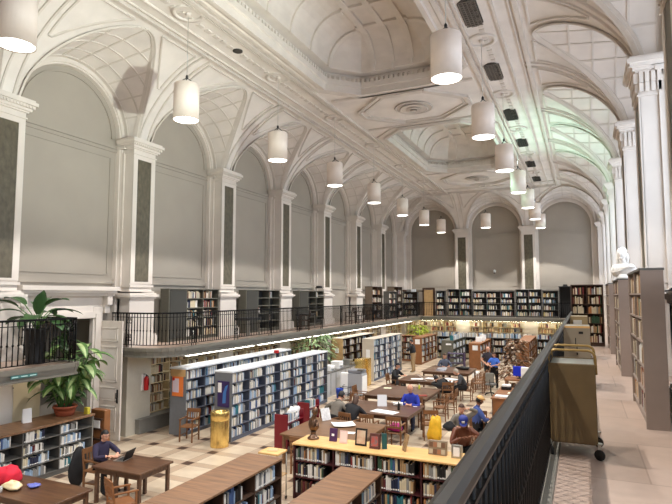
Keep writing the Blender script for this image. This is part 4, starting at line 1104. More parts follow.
# desk on the right
t = thing('service_desk', 'brown service desk with papers, right of the aisle behind the handrail', 'desk', (-2.95,19.3,0))
for nm, b in (('front_panel',(0,.04,0,2.4,0,.76)),('side_panel',(0,1.6,0,.04,0,.76)),('desktop',(-.04,1.64,-.04,2.44,.76,.8))):
    mb = MB(); mb.bbox(*b,.006); mb.build(nm, orange_wood, t)
t = thing('low_partition', 'low brown board partition beside the person in the tan cap', 'partition', (-2.75,17.6,0)); mb = MB(); mb.bbox(0,1.4,0,.05,.1,.5,.005); mb.build('board', orange_wood, t)
mb = MB(); mb.box(.02,.1,-.01,.06,0,.1); mb.box(1.3,1.38,-.01,.06,0,.1); mb.build('feet', orange_wood, t)
for k, (x, y, z, w, d, h, m, lb) in enumerate(((-2.65,19.6,.8,.45,.3,.05,white,'white paper pile at the near corner of the service desk'),(-2.4,20.3,.8,.3,.25,.04,paper,'cream paper pile in the middle of the service desk'),
   (-2.7,21.2,.8,.35,.3,.12,rubber,'black tray at the far corner of the service desk'),(-2.7,21.2,.92,.3,.25,.06,white,'white papers lying in the black tray'))):
    mb = MB(); mb.bbox(x-w/2,x+w/2,y-d/2,y+d/2,z+.002,z+h,.01); tag(mb.build('paper_stack' if m is not rubber else 'paper_tray', m), lb, 'paper' if m is not rubber else 'tray')
t = thing('office_chair', 'grey swivel chair in front of the person in the blue shirt', 'chair', (-3.75,24.3,0))
mb = MB(); mb.bbox(-.22,.22,-.2,.2,.44,.5,.03); mb.build('seat', grey_dark, t); mb = MB(); mb.bbox(-.18,.18,-.25,-.2,.6,.98,.03); mb.build('backrest', grey_paint, t)
mb = MB(); mb.tube([(0,0,.1),(0,0,.44)], .03, 8); mb.tube([(0,-.1,.45),(0,-.24,.5),(0,-.24,.7)], .018, 6); mb.build('stem', rubber, t)
for k in range(5):
    a = 2*PI*k/5; mb = MB(); mb.tube([(0,0,.12),(.26*math.cos(a),.26*math.sin(a),.06)], .02, 6); mb.ell((.26*math.cos(a),.26*math.sin(a),.03),.03,.03,.03,8,6); mb.build('foot', rubber, t)
t = thing('monitor', 'blue screen back on the desk beyond the service desk', 'monitor', (-2.55,24.2,.8))
mb = MB(); mb.bbox(-.25,.25,-.03,.03,.1,.5,.01); mb.build('screen', mat('blue_screen', S(20,50,210), .4), t); mb = MB(); mb.lathe([(.12,0),(.12,.015),(.03,.03),(.03,.15)], 12); mb.build('stand', rubber, t)  # screen is one plain blue colour
t = thing('office_desk', 'desk carrying the blue screen, behind the service desk', 'desk', (-2.6,24.2,0))
for nm, b in (('desktop',(-.5,1.0,-.45,.45,.74,.8)),('side_panel',(-.48,-.44,-.42,.42,0,.74)),('side_panel',(.94,.98,-.42,.42,0,.74))):
    mb = MB(); mb.bbox(*b,.005); mb.build(nm, orange_wood, t)
mb = MB(); mb.bbox(-2.45,-2.15,23.85,24.1,.802,1.3,.02); tag(mb.build('storage_box', white), 'white box beside the blue screen', 'box')
# book return / purple cart
t = thing('book_cart', 'dark purple book cart parked at the end of the aisle', 'cart', (-6.55,30.6,0))
pm = mat('purple_paint', S(52,36,74), .5)
for x in (-.45,.42):
    mb = MB(); mb.bbox(x,x+.03,-.25,.25,.12,1.1,.01); mb.build('end_panel', pm, t)
for z in (.2,.5,.8,1.02):
    mb = MB(); mb.box(-.42,.42,-.24,.24,z,z+.03); mb.build('shelf', pm, t)
for sx in (-1,1):
    for sy in (-1,1): mb = MB(); mb.ell((sx*.38,sy*.2,.06),.03,.05,.06,8,6); mb.build('caster', rubber, t)
mb = MB(); mb.bbox(-5.35,-5.0,28.6,28.9,0,.35,.01); tag(mb.build('box', white), 'white box on the floor left of the standing pair', 'box')
for k, (x, y, h) in enumerate(((-5.8,33.4,.28),(-5.75,34.3,.22),(-5.85,35.2,.3))):
    mb = MB(); mb.T = Matrix.Translation((x,y,1.502)) @ Matrix.Rotation(R(20*k),4,'Z'); mb.bbox(-.16,.16,-.12,.12,0,h,.01); tag(mb.build('paper_stack', white), '%s pile of white papers on the orange-brown case' % ['near','middle','far'][k], 'paper')

# ------------------------------------------------------------------ carts on the right walkway
def walk_cart(x, y, W, L, H, label, m, topm, handles, seed, marks=False):
    t = thing('book_cart', label, 'cart', (x,y,ZB))
    mb = MB(); mb.bbox(-W/2,W/2,0,.02,.16,H,.008); mb.build('end_panel', m, t)
    mb = MB(); mb.bbox(-W/2,W/2,L-.02,L,.16,H,.008); mb.build('end_panel', m, t)
    mb = MB(); mb.box(-W/2+.01,W/2-.01,.02,L-.02,H-.03,H-.012); mb.build('top_tray', topm, t)
    for z in (.14,.45): mb = MB(); mb.box(-W/2+.01,W/2-.01,.02,L-.02,z,z+.02); mb.build('shelf', m, t)
    mb = MB(); mb.box(-.01,.01,.02,L-.02,.16,H-.07); mb.build('centre_board', m, t)
    if handles:
        for yy in (.03, L-.03):
            mb = MB(); a = .07
            pts = [(-W/2-.005,yy,H-.1),(-W/2-.005,yy,H+.06)]+[(-W/2+a-a*math.cos(q),yy,H+.06+a*math.sin(q)) for q in [PI/2*k/6 for k in range(1,7)]]
            pts += [(W/2-a+a*math.sin(q),yy,H+.06+a*math.cos(q)) for q in [PI/2*k/6 for k in range(0,7)]]+[(W/2+.005,yy,H-.1)]
            mb.tube(pts, .013, 8); mb.build('handle', brass_dull, t)
    for sx in (-1,1):
        for yy in (.05, L-.05):
            c = MB(); px = sx*(W/2+.01)
            c.T = Matrix.Translation((px,yy-.02,.05)) @ Matrix.Rotation(R(25*sx+90),4,'Z') @ Matrix.Rotation(R(90),4,'Y') ; c.T = Matrix.Translation((px,yy-.02,.05)) @ Matrix.Rotation(R(60 if sx > 0 else 30),4,'Z') @ Matrix.Rotation(R(90),4,'Y')
            c.lathe([(.05,-.013),(.052,0),(.05,.013)], 18); o = c.build('caster', rubber, t)
            c = MB(); c.box(px-.015,px+.015,yy-.015,yy+.015,.06,.15); c.lathe([(.03,.145),(.03,.16)], 10, (px,yy,0)); c.build('caster_fork', steel, o)
    if marks:
        mb = MB(); z = H-.2
        for b in ((-.03,-.015,z-.12,z),(-.03,.012,z-.12,z-.105),(-.012,.004,z-.2,z-.15),(-.014,.008,z-.29,z-.25)): mb.box(b[0],b[1],-.004,0,b[2],b[3])
        mb.build('printed_letters', rubber, t)
        mb = MB(); mb.box(.03,.1,-.004,0,H-.13,H-.09); mb.build('hand_hole', rubber, t)
        mb = MB(); mb.box(-W/2,W/2,-.004,.024,H-.03,H+.004); mb.build('top_edge', oak_yellow, t)
    return t
brass_dull = mat('dull_gold_metal', S(150,124,74), .4, metal=.5)
walk_cart(-.125,5.92,.425,.62,.92,'tall plywood book cart with two arched handles, nearest on the walkway',ply,steel,True,1)
walk_cart(-.12,10.3,.42,.75,1.06,'grey book cart with black letters on its end, middle of three on the walkway',mat('cart_grey', S(150,140,122), .5),steel,False,2,True)
walk_cart(-.12,15.2,.42,.7,1.06,'tan book cart farthest along the walkway, behind the lettered one',mat('cart_tan', S(150,132,96), .5),steel,False,3)
mb = MB(); mb.bbox(-.25,-.05,15.17,15.19,ZB+.78,ZB+.96,.004); tag(mb.build('notice_sheet', mat('pale_grey', S(190,188,180), .5)), 'pale notice on the end of the farthest walkway cart', 'sign')
# marble bust
t = thing('marble_bust', 'white marble bust of a head with draped shoulders on the second right bookcase', 'sculpture', (.77,12.45,ZB+1.93), -12)
mb = MB(); mb.lathe([(.14,0),(.14,.03),(.12,.05),(.12,.09)], 18); mb.build('socle', white_marble, t)
mb = MB()
mb.ell((0,0,.17),.2,.13,.16,18,10); mb.ell((-.11,.0,.17),.13,.12,.14,12,8); mb.ell((.11,.0,.17),.13,.12,.14,12,8)
mb.tube([(0,.01,.26),(-.01,-.005,.36),(-.02,-.02,.42)],[.08,.06,.055],14); mb.ell((-.03,-.035,.5),.082,.1,.12,16,12)
mb.ell((-.035,-.14,.49),.016,.026,.03,8,6); mb.ell((-.03,-.11,.42),.03,.03,.022,8,6); mb.ell((-.06,-.125,.525),.018,.014,.008,6,4); mb.ell((.0,-.125,.525),.018,.014,.008,6,4)
mb.build('figure', white_marble, t, smooth=True)
mb = MB(); blob(mb,(-.02,.02,.55),.095,.1,.1,31,.08,18,12); blob(mb,(.06,.03,.4),.05,.06,.12,32,.15); blob(mb,(-.095,.02,.42),.04,.055,.11,33,.15); mb.build('hair', white_marble, t)
mb = MB()
for k in range(5): mb.tube([(-.22+.05*k,-.09-.01*k,.12+.02*k),(-.05+.04*k,-.13,.16+.02*k),(.14+.02*k,-.1,.22)], .014, 6)
mb.build('drapery', white_marble, t)

# ------------------------------------------------------------------ plants
def leaf(mb, base, direction, L, W, droop, mats=(0,1), up=Vector((0,0,1)), n=6):
    d = Vector(direction).normalized(); s = d.cross(up)
    if s.length < .05: s = Vector((1,0,0))
    s.normalize(); rows = []
    p = Vector(base); dd = d.copy(); st = L/n
    for i in range(n+1):
        u = i/n; w = W*math.sin(PI*min(1, .08+u*.92))**.75*(1 if u < .99 else 0)
        nrm = s.cross(dd).normalized()
        rows.append([p-s*w/2+nrm*w*.12, p-s*w*.22, p, p+s*w*.22, p+s*w/2+nrm*w*.12])
        dd = (dd+Vector((0,0,-droop/n))).normalized(); p = p+dd*st
    vs = [q for r in rows for q in r]
    for mi, cols in ((mats[0],(0,3)), (mats[1],(1,2))):
        mb.m = mi; k = len(mb.v)
        mb.add(vs, [(i*5+j,(i+1)*5+j,(i+1)*5+j+1,i*5+j+1) for i in range(n) for j in cols], True)
    mb.m = 0
# plant behind the left railing (urn planter, large dark leaves)
t = thing('potted_plant', 'potted plant with broad dark leaves behind the railing of the near left balcony', 'plant', (-11.72,8.72,ZB))
mb = MB(); mb.lathe([(.2,0),(.22,.05),(.19,.1),(.25,.75),(.28,.8),(.26,.82),(.24,.76)], 22, capt=False); mb.build('pot', rubber, t)
mb = MB(); mb.lathe([(.24,.76),(.01,.77)], 16, capb=False); mb.build('soil', soil, t)
rg = random.Random(4); mb = MB(); st = MB()
for k in range(15):
    a = 2*PI*k/15*2.4+.5; el = rg.uniform(.35,1.25); rr = rg.uniform(.2,.45)
    tip = Vector((rr*math.cos(a)*1.1, rr*math.sin(a)*1.1, .85+.45*el)); st.tube([(0,0,.75),(tip.x*.4,tip.y*.4,.8+.3*el),tip], .012, 5)
    leaf(mb, tip, (math.cos(a), math.sin(a), el-.35), rg.uniform(.5,.72), rg.uniform(.26,.36), .9)
leaf(mb, (0,.05,1.15), (-.1,.25,1), .6, .3, .2); leaf(mb, (.05,0,1.15), (.25,-.1,1), .55, .28, .3)
st.build('stem', leaf_mid, t); mb.build('foliage', [leaf_dark, leaf_dark], t)
mb = MB()
for k in range(10):
    z = .9-.07*k; a = .9*k; leaf(mb, (.35*math.cos(.4),.35*math.sin(.4)+.25,z), (math.cos(a)*.5+.4,math.sin(a)*.5+.4,-.1), .3,.17,1.2)
mb.build('trailing_leaves', [leaf_dark, leaf_dark], t)
# dieffenbachia on the grey case
t = thing('potted_plant', 'variegated pale green plant in a terracotta pot on the near grey bookcase', 'plant', (-12.1,9.9,1.251))
mb = MB(); mb.lathe([(.2,0),(.24,.1),(.27,.2),(.29,.2),(.29,.25),(.26,.25),(.25,.2)], 22, capt=False); mb.build('pot', terracotta, t)
mb = MB(); mb.lathe([(.25,.21),(.01,.22)], 16, capb=False); mb.build('soil', soil, t)
rg = random.Random(9); mb = MB(); st = MB()
for s in range(7):
    a0 = 2*PI*s/7+.3; base = Vector((.1*math.cos(a0), .1*math.sin(a0), .2)); topz = rg.uniform(.75,1.75)
    tip = Vector((.1+rg.uniform(.2,.6)*math.cos(a0), .1+rg.uniform(.2,.7)*math.sin(a0), topz))
    st.tube([base, (base+tip)/2+Vector((0,0,.1)), tip], [.022,.018,.014], 6)
    for k in range(9):
        u = .35+.65*k/8; p = base.lerp(tip, u)+Vector((0,0,.1*(1-abs(2*u-1)))); a = a0+k*2.4
        leaf(mb, p, (math.cos(a), math.sin(a), .55-.35*(1-u)), rg.uniform(.42,.62), rg.uniform(.17,.24), rg.uniform(1.2,2.0))
a = st.build('stem', leaf_mid, t); b = mb.build('foliage', [leaf_mid, leaf_pale], t)
for o in (a, b): o.scale = (1.22,1.22,1.3); o.location = (0,0,-.06)
mb = MB(); mb.bbox(-11.78,-11.65,10.2,10.3,1.252,1.42,.01); tag(mb.build('tag_card', mat('yellow_tag', S(220,206,70), .5)), 'small yellow card beside the terracotta pot', 'sign')
def bush(x, y, z, label, H, rad, n, mats, seed, pot=True, ls=.16, name='potted_tree'):
    t = thing(name, label, 'plant', (x,y,z)); rg = random.Random(seed)
    mb = MB(); mb.lathe([(.16,0),(.2,.3),(.21,.32),(.18,.32)], 14, capt=True); mb.build('pot', soil if not pot else terracotta, t)
    st = MB(); st.tube([(0,0,.3),(.02,0,H*.55),(0,.02,H*.8)], [.03,.025,.015], 6)
    mb = MB()
    for k in range(n):
        a = rg.uniform(0,2*PI); ph = rg.uniform(-.8,1); r = rad*rg.uniform(.3,1)*math.cos(ph*.8)
        p = Vector((r*math.cos(a), r*math.sin(a), H-rad*.6+rad*.9*math.sin(ph)))
        if k % 14 == 0: st.tube([(0,0,H*.5), tuple(p*.6+Vector((0,0,H*.35))), tuple(p)], [.012,.009,.005], 4)
        leaf(mb, p, (math.cos(a), math.sin(a), rg.uniform(-.2,.7)), ls*rg.uniform(.8,1.3), ls*.4, 1.0, n=4)
    st.build('stem', brown_dark, t); mb.build('foliage', mats, t); return t
bush(-11.75,23.3,0,'leafy indoor tree reaching the left balcony edge behind the slate ranges',2.35,1.0,420,[leaf_tree,leaf_tree],3,ls=.26)
bush(-11.0,38.5,0,'lime green plant under the far left corner of the balcony',2.0,.75,200,[leaf_bright,leaf_bright],5,ls=.28)
bush(-12.95,10.6,0,'dark leafy plant in the shade behind the near grey bookcase',1.9,.36,110,[leaf_dark,leaf_mid],6,ls=.3)
# dried brown and cream display tree
t = thing('display_tree', 'brown and cream decorated tree by the reddish bookcase right of the person in bright blue', 'tree', (-2.85,25.9,0)); rg = random.Random(8)
mb = MB(); mb.lathe([(.22,0),(.25,.3),(.22,.32)], 14); mb.build('pot', brown_dark, t); mb = MB(); mb.tube([(0,0,.3),(0,0,1.9)], .03, 6); mb.build('stem', brown_dark, t)
mb = MB()
for k in range(420):
    z = rg.uniform(.4,2.3); r = .85*(1-(z-.4)/3.0)*rg.uniform(.4,1); a = rg.uniform(0,2*PI)
    leaf(mb, (r*math.cos(a), r*math.sin(a), z), (math.cos(a), math.sin(a), rg.uniform(-.3,.6)), .24, .16, .8, mats=((0,0) if k % 4 else (1,1)), n=3)
mb.build('decorations', [mat('dried_brown', S(124,90,62), .7, noise=.3, scale=15), mat('dried_cream', S(226,206,186), .7)], t)

# strip light added as fill, cream door and sign by the near left balcony
t = thing('strip_light', 'added fill strip light under the near left balcony above the dark grey case', 'lamp', (-12.3,4.6,2.3), 0, 'strip lights under the left balcony')
mb = MB(); mb.box(-.1,.1,0,4.2,.05,.12); mb.build('housing', white, t)
mb = MB(); mb.bbox(-.08,.08,.03,4.15,.02,.048,.006); mb.build('diffuser', fluo, t)
t = thing('cupboard_door', 'tall cream cupboard door behind the near grey bookcase', 'door', (-13.28,9.2,0))
mb = MB(); mb.bbox(0,.05,0,.85,.02,2.2,.006); mb.build('door_leaf', mat('cream_door', S(222,204,168), .55), t)
mb = MB(); mb.ell((.08,.08,1.05),.025,.025,.025,8,6); mb.build('knob', brass, t)
mb = MB(); mb.box(-10.87,-10.855,7.55,8.15,2.545,2.615); o = mb.build('sign_plate', mat('teal_sign', S(70,120,118), .5)); tag(o, 'narrow teal sign strip on the edge of the near left balcony', 'sign')
mb = MB()
for a in (7.57,7.78,7.98): mb.box(-10.854,-10.85,a,a+.14,2.57,2.59)
mb.build('pale_lettering', mat('sign_pale', S(190,226,220), .5), o)
t = thing('security_camera', 'small white security camera on the middle arch of the far wall', 'camera', (-5.95,41.85,5.95))
mb = MB(); mb.lathe([(.06,0),(.06,.03)], 12); mb.bar((0,0,.03),(0,-.25,.05),.04); mb.build('bracket', grey_dark, t)
mb = MB(); mb.ell((0,-.28,.12),.1,.13,.12,14,10); mb.build('body', white, t); mb = MB(); mb.ell((0,-.32,-.01),.06,.06,.05,10,8); mb.build('lens', rubber, t)

# ------------------------------------------------------------------ people
def person(label, loc, rz, sitting=True, lean=10, side=0, twist=0, pitch=20, yaw=0, hands=None, shirt=None, trousers=None, skin=None, hair=None, hairstyle='short', s=1.04,
           sleeves=True, hat=None, glasses=False, legs=None, stance=.1, seat=.46, shoes=None):
    t = thing('person', label, 'person', loc, rz)
    skin = skin or skin_l
    up = Matrix.Rotation(R(side),4,'Y') @ Matrix.Rotation(R(lean),4,'X')      # forward is -Y
    zp = (seat+.10) if sitting else .94*s
    P0 = Vector((0,0,zp))
    def U(x, y, z): return P0+up @ Vector((x*s,y*s,z*s))
    J = {}; E = []
    def j(n, p, r, m): J[n] = (Vector(p), r*s*(1. if (m in 'kf' or n in ('nb','pel')) else 1.22), m)
    j('pel', P0, .135, 't'); j('wai', U(0,0,.16), .125, 's'); j('che', U(0,.0,.34), .145, 's'); j('nb', U(0,.01,.49), .075, 's'); j('nk', U(0,-.005,.56), .054, 'k')
    j('hb', U(0,-.02,.62), .06, 'k')
    for sg, n in ((1,'r'),(-1,'l')):
        j('sh'+n, U(sg*.175,0,.435), .066, 's')
        h = (hands or {}).get(n)
        S0 = J['sh'+n][0]
        h = Vector(h) if h is not None else (Vector((sg*.14,-.36,.76)) if sitting else S0+Vector((sg*.05,-.05,-.52*s)))
        a, b = .29*s, .26*s; d = h-S0; L = min(d.length, a+b-.01); h = S0+d.normalized()*L; d = d.normalized()
        q = (a*a-b*b+L*L)/(2*L); hh = math.sqrt(max(0, a*a-q*q))
        pole = Vector((sg*1.0,.25,-.6)); pole = (pole-d*pole.dot(d)).normalized()
        j('el'+n, S0+d*q+pole*hh, .046, 's' if sleeves else 'k'); j('fa'+n, (S0+d*q+pole*hh).lerp(h,.5), .040, 's' if sleeves else 'k'); j('wr'+n, h, .027, 'k')
        lx = sg*(.13 if sitting else stance)
        if sitting:
            kn = Vector((lx*1.15,-.43*s,seat+.07)); an = Vector((lx*1.2,-.40*s,.09)); hp = Vector((sg*.09*s,-.03,zp-.01))
            if legs: kn = kn+Vector(legs[0]); an = an+Vector(legs[1])
        else:
            hp = Vector((sg*.085*s,0,zp-.04)); kn = Vector((lx,-.02,.5*s)); an = Vector((lx,.03,.09*s))
        j('hp'+n, hp, .10, 't'); j('th'+n, hp.lerp(kn,.5), .085, 't'); j('kn'+n, kn, .062, 't'); j('ca'+n, kn.lerp(an,.4), .06, 't'); j('an'+n, an, .042, 't')
        j('he'+n, an+Vector((0,.03,-.05)), .036, 'f'); j('to'+n, Vector((an.x,an.y-.17*s,.035)), .032, 'f')
        E += [('che','sh'+n),('sh'+n,'el'+n),('el'+n,'fa'+n),('fa'+n,'wr'+n),('pel','hp'+n),('hp'+n,'th'+n),('th'+n,'kn'+n),('kn'+n,'ca'+n),('ca'+n,'an'+n),('an'+n,'to'+n),('an'+n,'he'+n)]
    E += [('pel','wai'),('wai','che'),('che','nb'),('nb','nk'),('nk','hb')]
    names = list(J); idx = {n:i for i, n in enumerate(names)}
    me = bpy.data.meshes.new('skel'); me.from_pydata([J[n][0] for n in names], [(idx[a],idx[b]) for a, b in E], [])
    o = bpy.data.objects.new('skel', me); COL.objects.link(o)
    md = o.modifiers.new('skin','SKIN'); md.use_smooth_shade = True
    for i, n in enumerate(names):
        v = me.skin_vertices[0].data[i]; v.radius = (J[n][1], J[n][1]); v.use_root = (n == 'pel')
    sb = o.modifiers.new('sub','SUBSURF'); sb.levels = 2; sb.render_levels = 2
    bpy.context.view_layer.update()
    ev = bpy.data.meshes.new_from_object(o.evaluated_get(bpy.context.evaluated_depsgraph_get()))
    bpy.data.objects.remove(o)
    ti = {'s':0,'t':1,'k':2,'f':3}
    segs = [(J[a][0], J[b][0], (J[a][1]+J[b][1])/2, J[a][2], J[b][2]) for a, b in E]
    mb = MB(); mb.v = [tuple(v.co) for v in ev.vertices]
    for p in ev.polygons:
        c = p.center; best = None
        for A, B, r, ma, mb_ in segs:
            d = B-A; u = max(0, min(1, (c-A).dot(d)/d.length_squared)); dist = (c-(A+d*u)).length-r*.6
            if best is None or dist < best[0]: best = (dist, ma if u < .62 else mb_)
        mb.f.append(tuple(p.vertices)); mb.mi.append(ti[best[1]]); mb.sm.append(True)
    # head, turned on the neck
    HM = Matrix.Translation(J['hb'][0]+(up.to_3x3() @ Vector((0,-.012,.07*s)))) @ Matrix.Rotation(R(yaw),4,'Z') @ Matrix.Rotation(R(pitch),4,'X') @ Matrix.Scale(s,4)
    mb.T = HM; mb.m = 2
    n, m = 18, 14; vs = []
    for i in range(m+1):
        tt = PI*i/m; z = math.cos(tt)
        for k in range(n):
            a = 2*PI*k/n; x = math.sin(tt)*math.cos(a); y = math.sin(tt)*math.sin(a)
            w = .078*(1-.22*max(0,-z)); dpt = .098*(1-.12*max(0,-z)) if y < 0 else .1
            yy = y*dpt-(.012 if (y < 0 and z < -.3) else 0)
            if y < -.75 and -.05 < z < .3: yy += .008     # eye hollows
            vs.append((x*w, yy, z*.118))
    mb.add(vs, [(i*n+k,(i+1)*n+k,(i+1)*n+(k+1)%n,i*n+(k+1)%n) for i in range(m) for k in range(n)], True)
    mb.add([(-.006,-.095,.02),(.006,-.095,.02),(.016,-.092,-.03),(-.016,-.092,-.03),(0,-.125,-.025),(0,-.1,.025)], [(0,4,3),(1,2,4),(2,3,4),(0,5,4),(5,1,4)])
    for sg in (-1,1): mb.ell((sg*.078,.005,-.005),.012,.022,.032,8,6)
    mb.m = 4
    for sg in (-1,1): mb.ell((sg*.03,-.088,.012),.011,.008,.006,8,5)
    mb.m = 5; mb.ell((0,-.09,-.058),.024,.01,.007,10,5)
    # hands: palm, four fingers and thumb
    mb.m = 2
    for sg, nn in ((1,'r'),(-1,'l')):
        W = J['wr'+nn][0]; d = (W-J['el'+nn][0]).normalized(); d = Vector((d.x, d.y, d.z*.5-.08)).normalized()
        sd = d.cross(Vector((0,0,1)))
        if sd.length < .1: sd = Vector((1,0,0))
        sd.normalize(); nr = sd.cross(d).normalized(); M3 = Matrix((sd, d, nr)).transposed().to_4x4(); mb.T = Matrix.Translation(W) @ M3
        mb.ell((0,.05,0),.041,.056,.016,12,8)
        for q, (fx, L) in enumerate(((-.03,.062),(-.011,.075),(.01,.07),(.03,.056))):
            mb.tube([(fx*.9,.085,0),(fx,.085+L*.5,-.006),(fx,.085+L*.85,-.022),(fx,.085+L,-.04)], [.0095,.009,.0082,.006], 6)
        mb.tube([(-sg*.03,.03,-.002),(-sg*.052,.06,-.012),(-sg*.05,.088,-.022)], [.012,.0105,.008], 6)
    mb.T = Matrix()
    lip = mat('lips', S(170,96,84), .5); eye = mat('eyes', S(40,30,26), .3)
    mb.build('body', [shirt, trousers, skin, shoes or shoe, eye, lip], t, fix=False)
    if hair is not None:
        hb = MB(); hb.T = HM
        vs = []; n, m = 20, 14
        low = {'short':-.5,'bald':-.2,'long':-.75,'tail':-.2}[hairstyle]
        for i in range(m+1):
            tt = PI*i/m; z = math.cos(tt)
            for k in range(n):
                a = 2*PI*k/n; x = math.sin(tt)*math.cos(a); y = math.sin(tt)*math.sin(a)
                vs.append((x*.088, y*.108+.004, z*.128+.004))
        fs = []
        for i in range(m):
            z = math.cos(PI*(i+.5)/m)
            for k in range(n):
                y = math.sin(PI*(i+.5)/m)*math.sin(2*PI*(k+.5)/n)
                face = y < -.15 and z < .45; keep = (z > low) and not face
                if hairstyle == 'bald': keep = (-.35 < z < .25) and y > -.1
                if keep: fs.append((i*n+k,(i+1)*n+k,(i+1)*n+(k+1)%n,i*n+(k+1)%n))
        hb.add(vs, fs, True)
        if hairstyle == 'tail': hb.ell((0,.115,.02),.035,.035,.04,10,7); hb.tube([(0,.12,0),(0,.15,-.08),(0,.12,-.2)], [.03,.03,.012], 8)
        if hairstyle == 'long': hb.ell((0,.05,-.08),.085,.07,.15,12,8)
        hb.build('hair', hair, t, fix=False)
    if hat:
        hm, brim = hat; hb = MB(); hb.T = HM
        hb.lathe([(.096,.035),(.1,.06),(.095,.1),(.07,.135),(.02,.15)], 20, (0,.005,0), capb=False)
        if brim == 'cap': hb.add([(x*.085,-.085-.085*math.sqrt(max(0,1-x*x)) if i else -.07,.045-.012*i) for i in (0,1) for x in (-1,-.6,-.2,.2,.6,1)], [(q,q+1,q+7,q+6) for q in range(5)])
        else: hb.lathe([(.1,.05),(.125,.06),(.12,.085),(.09,.11)], 20, (0,-.012,0), capb=False, capt=False)
        o = hb.build('cap', hm, t)
        if brim == 'cap':
            e = MB(); e.T = HM; e.box(-.03,.03,-.104,-.092,.06,.11); e.build('emblem', white, o)
    if glasses:
        g = MB(); g.T = HM
        for sg in (-1,1):
            g.tube([(sg*.033+.024*math.cos(q),-.108,.012+.018*math.sin(q)) for q in [2*PI*k/12 for k in range(12)]], .0025, 4, closed=True)
            g.tube([(sg*.058,-.108,.015),(sg*.084,0,.012)], .0025, 4)
        g.tube([(-.01,-.108,.015),(.01,-.108,.015)], .0025, 4); g.build('glasses', rubber, t)
    return t
cl = lambda n, c, **k: mat('cloth_'+n, S(*c), .85, noise=.12, scale=9, **k)
blk, navy = cl('black', (26,26,30)), cl('navy', (44,38,64))
jeans = cl('denim', (58,66,92)); khaki = cl('khaki', (156,130,96)); greyc = cl('grey', (118,112,104)); dgrey = cl('dark_grey', (58,58,62))
h_blk = mat('hair_black', S(26,22,22), .5); h_br = mat('hair_brown', S(74,48,34), .55); h_gr = mat('hair_grey', S(170,160,148), .6); h_bl = mat('hair_fair', S(196,160,112), .6)
# facing: rz = 0 looks toward the camera side (-Y), 90 looks toward +X, 180 away, -90 toward -X
person('person in dark purple cardigan and glasses with black ponytail, sitting at the laptop', (-9.9,9.05,0), 80, lean=12, pitch=10, yaw=0, shirt=navy, trousers=blk, hair=h_blk, hairstyle='tail', glasses=True, s=.96,
       hands={'r':(.12,-.46,.82),'l':(-.1,-.44,.82)})
mb = MB(); blob(mb,(-10.5,9.0,.42),.1,.25,.42,41,.12); tag(mb.build('coat', blk), 'long black coat hanging behind the laptop user', 'coat')
person('bald person in a bright blue hoodie with clasped hands, facing the camera', (-5.2,17.4,0), 0, lean=14, pitch=22, shirt=cl('blue', (44,62,176)), trousers=jeans, hair=h_gr, hairstyle='bald', s=1.1,
       hands={'r':(.04,-.36,.80),'l':(-.05,-.35,.80)})
person('dark-haired person in a grey sweater seen from behind, leaning on the table', (-6.95,15.05,0), 165, lean=28, pitch=25, shirt=greyc, trousers=blk, hair=h_blk, s=1.12, hands={'r':(.3,-.4,.8),'l':(-.25,-.42,.8)})
person('person in black seen from behind, huddled beside the grey sweater', (-6.4,14.95,0), 185, lean=34, side=-8, pitch=30, shirt=blk, trousers=blk, hair=h_br, hairstyle='long', s=1.08, hands={'r':(.2,-.5,.8),'l':(-.2,-.5,.8)})
person('person in black reading at the strewn table, seen side on', (-7.6,22.7,0), 80, lean=14, pitch=22, shirt=blk, trousers=dgrey, hair=h_blk, hands={'r':(.15,-.46,.86),'l':(-.15,-.46,.86)})
person('person slumped sideways over the strewn table in a long black coat', (-5.0,21.45,0), 215, lean=48, side=30, pitch=20, shirt=blk, trousers=blk, hair=h_blk, hands={'r':(.15,-.55,.85),'l':(-.35,-.5,.85)})
person('grey-haired person in dark clothes at the right end of the strewn table', (-4.45,22.5,0), -80, lean=30, pitch=25, shirt=dgrey, trousers=blk, hair=h_gr)
person('person in grey with pink face at the farthest table', (-6.5,27.35,0), 30, lean=12, pitch=18, shirt=cl('slate', (86,92,108)), trousers=blk, hair=h_br)  # face keeps the default skin colour
person('person standing in black jacket and khaki trousers, browsing at the left shelves', (-8.75,29.6,0), -95, sitting=False, lean=5, pitch=28, shirt=blk, trousers=khaki, hair=h_blk, hands={'r':(.15,-.36,1.22),'l':(-.1,-.38,1.2)})
person('fair balding person standing in dark clothes with bare forearms', (-4.3,27.2,0), 20, sitting=False, lean=3, pitch=12, shirt=cl('charcoal', (54,48,56)), trousers=blk, hair=h_bl, hairstyle='bald', sleeves=False, hands={'r':(.14,-.25,1.08),'l':(-.16,-.2,1.0)})
person('person standing in a bright blue shirt and dark trousers, holding papers', (-3.85,26.2,0), -10, sitting=False, lean=4, pitch=20, shirt=cl('sky', (70,118,220)), trousers=blk, hair=h_br, hairstyle='tail', s=.95, sleeves=False, hands={'r':(.1,-.28,1.08),'l':(-.12,-.28,1.05)})
person('person in a brown leather jacket and blue cap, bent over behind the oak top', (-2.78,13.7,0), 10, lean=26, pitch=30, shirt=mat('leather_brown', S(112,62,40), .4, noise=.2), trousers=blk, hair=h_blk, hat=(mat('cap_blue', S(24,44,132), .6),'cap'), skin=skin_d,
       hands={'r':(.25,-.42,.95),'l':(-.05,-.42,.9)}, s=1.15)
person('person in a denim shirt and tan cap, seated and turned away from the camera', (-2.95,16.1,0), 120, lean=10, pitch=22, shirt=cl('denim_blue', (66,86,150)), trousers=blk, hair=h_blk, hat=(mat('cap_tan', S(228,184,120), .6),'flat'), skin=skin_d)
person('person in a grey jacket with raised hand, half hidden by the blue cap', (-3.15,15.1,0), 20, lean=14, pitch=10, shirt=greyc, trousers=blk, hair=h_br, hands={'r':(.16,-.2,1.25),'l':(-.1,-.36,.8)})
